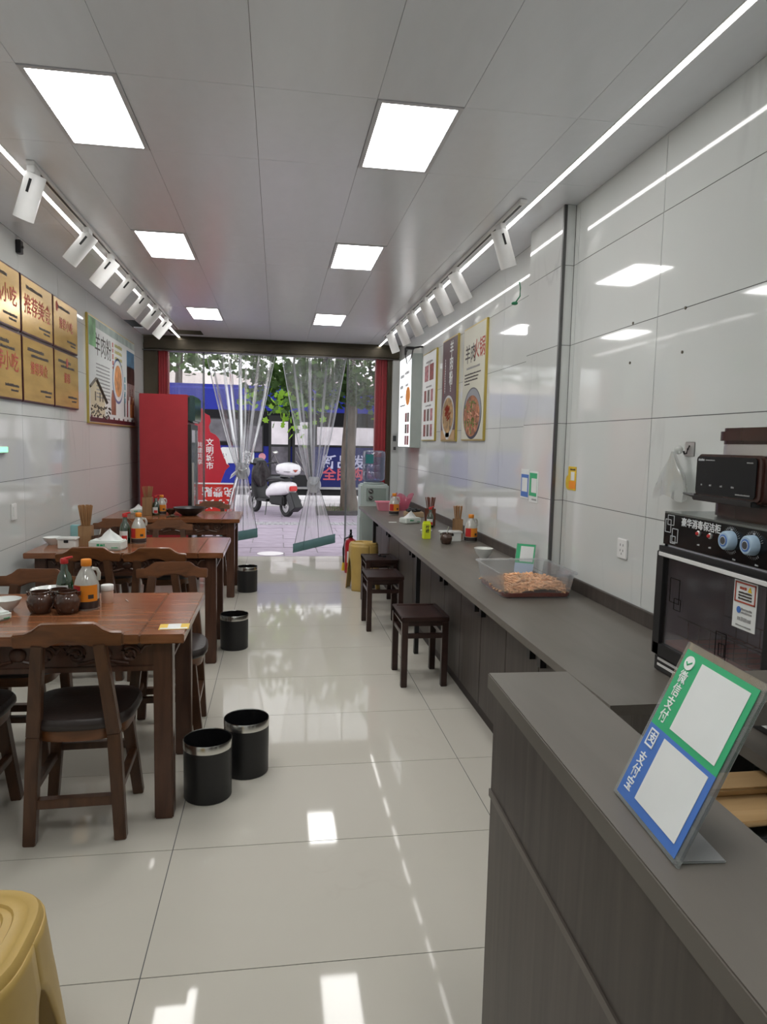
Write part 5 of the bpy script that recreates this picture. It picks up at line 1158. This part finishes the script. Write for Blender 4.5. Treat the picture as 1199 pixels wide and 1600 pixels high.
disc('smile_dot', MATS['coral print'], t, (0, -.015, 0), PX, UP, 2.55, 1.10, .13, .13); b = MB(basis((2.75, -.02, .95), PX, UP)); b.tube([(.42*math.cos(a), .42*math.sin(a), 0) for a in [PI*1.0+.1*k for k in range(14)]], .055, 8); b.build('smile_print', MATS['coral print'], t)
for x in (-3.9, 4.6):
    R = Matrix.Translation((x, -.02, .48)) @ Matrix.Rotation(-PI/2, 4, 'X'); o = MB(R).lathe([(.30, -.02), (.48, -.02), (.48, .30), (.30, .30)], 30).build('wheel', rubber_m, t, 0, True); MB(R).lathe([(.28, -.03), (.15, -.02), (.0, -.01)], 20, cap=False).build('hub', silver_m, o, 0, True)
MB().box(BX0+.1, BX1-.1, -.015, .02, .38, .44).build('sill_trim', silver_m, t); MB().box(BX0+.1, BX1-.1, .1, 2.4, .12, .38).build('underframe', rubber_m, t)
tag(MB().bar((-9, 16.9, .03), (9, 16.9, .03), .14, n=14).build('road_barrier', kerb_m, None, 0, True), 'long white round barrier lying along the road before the bus', 'barrier')

# red street signs beside the doorway
t = thing('red_notice_board', 'red cut-out public notice board with white characters outside the doorway', 'sign', (0, 10.6, PZ0))
pts = [(-1.42, .62), (-.80, .62), (-.83, .86), (-.76, 1.04), (-.70, 1.10), (-.78, 1.22), (-.83, 1.36), (-.85, 1.50), (-.90, 1.56), (-.98, 1.60), (-1.0, 1.68), (-.97, 1.76), (-.99, 1.84), (-1.05, 1.87), (-1.10, 1.94), (-1.2, 1.96), (-1.42, 1.9)]
MB().prism(pts, -.02, .02).build('board', redboard_m, t); 
for x in (-1.35, -.92): MB().box(x-.025, x+.025, -.0, .04, 0, .64).build('post', steel_m, t)
text('文明城市', .115, wt, t, (-.985, -.022, 1.27), PX, UP, 'lettering', .01, 1, True); text('共建共享', .085, wt, t, (-1.13, -.022, 1.28), PX, UP, 'lettering', 0, 1, True)
b = MB(basis((0, -.022, 0), PX, UP)); b.add([(-.80, 1.36, 0), (-.76, 1.30, 0), (-.72, 1.12, 0), (-.745, 1.14, 0)], [(0, 1, 2, 3)]); b.build('white_streak', wt, t)
t = thing('red_flat_board', 'bright red board with upside-down white characters below the notice board', 'sign', (0, 10.15, PZ0))
MB().box(-1.25, -.60, -.03, .03, .45, .86).build('board', brightred_m, t, .004); MB().box(-1.26, -.59, -.035, .035, .86, .875).build('top_edge', kerb_m, t)
for x in (-1.2, -.66): MB().box(x-.02, x+.02, -.02, .02, 0, .45).build('post', steel_m, t)
text('免费贴', .15, wt, t, (-.83, -.031, .76), NX, (0, 0, -1), 'lettering', .02); text('膜小关工', .145, wt, t, (-.88, -.031, .585), NX, (0, 0, -1), 'lettering', .02)
# far building
t = thing('apartment_building', 'pale pink apartment building far across the road', 'building', (0, 40, -.15))
MB().box(-26, 26, 0, 6, 0, 5.3).build('wall', facade_m, t)
for k in range(1):
    for i in range(-8, 9):
        f = MB().box(i*3-.8, i*3+.8, -.08, 0, 1.2+k*3.2, 3.0+k*3.2).build('window', white_m, t); MB().box(i*3-.72, i*3+.72, -.09, -.08, 1.28+k*3.2, 2.92+k*3.2).build('pane', shutter_m, f)
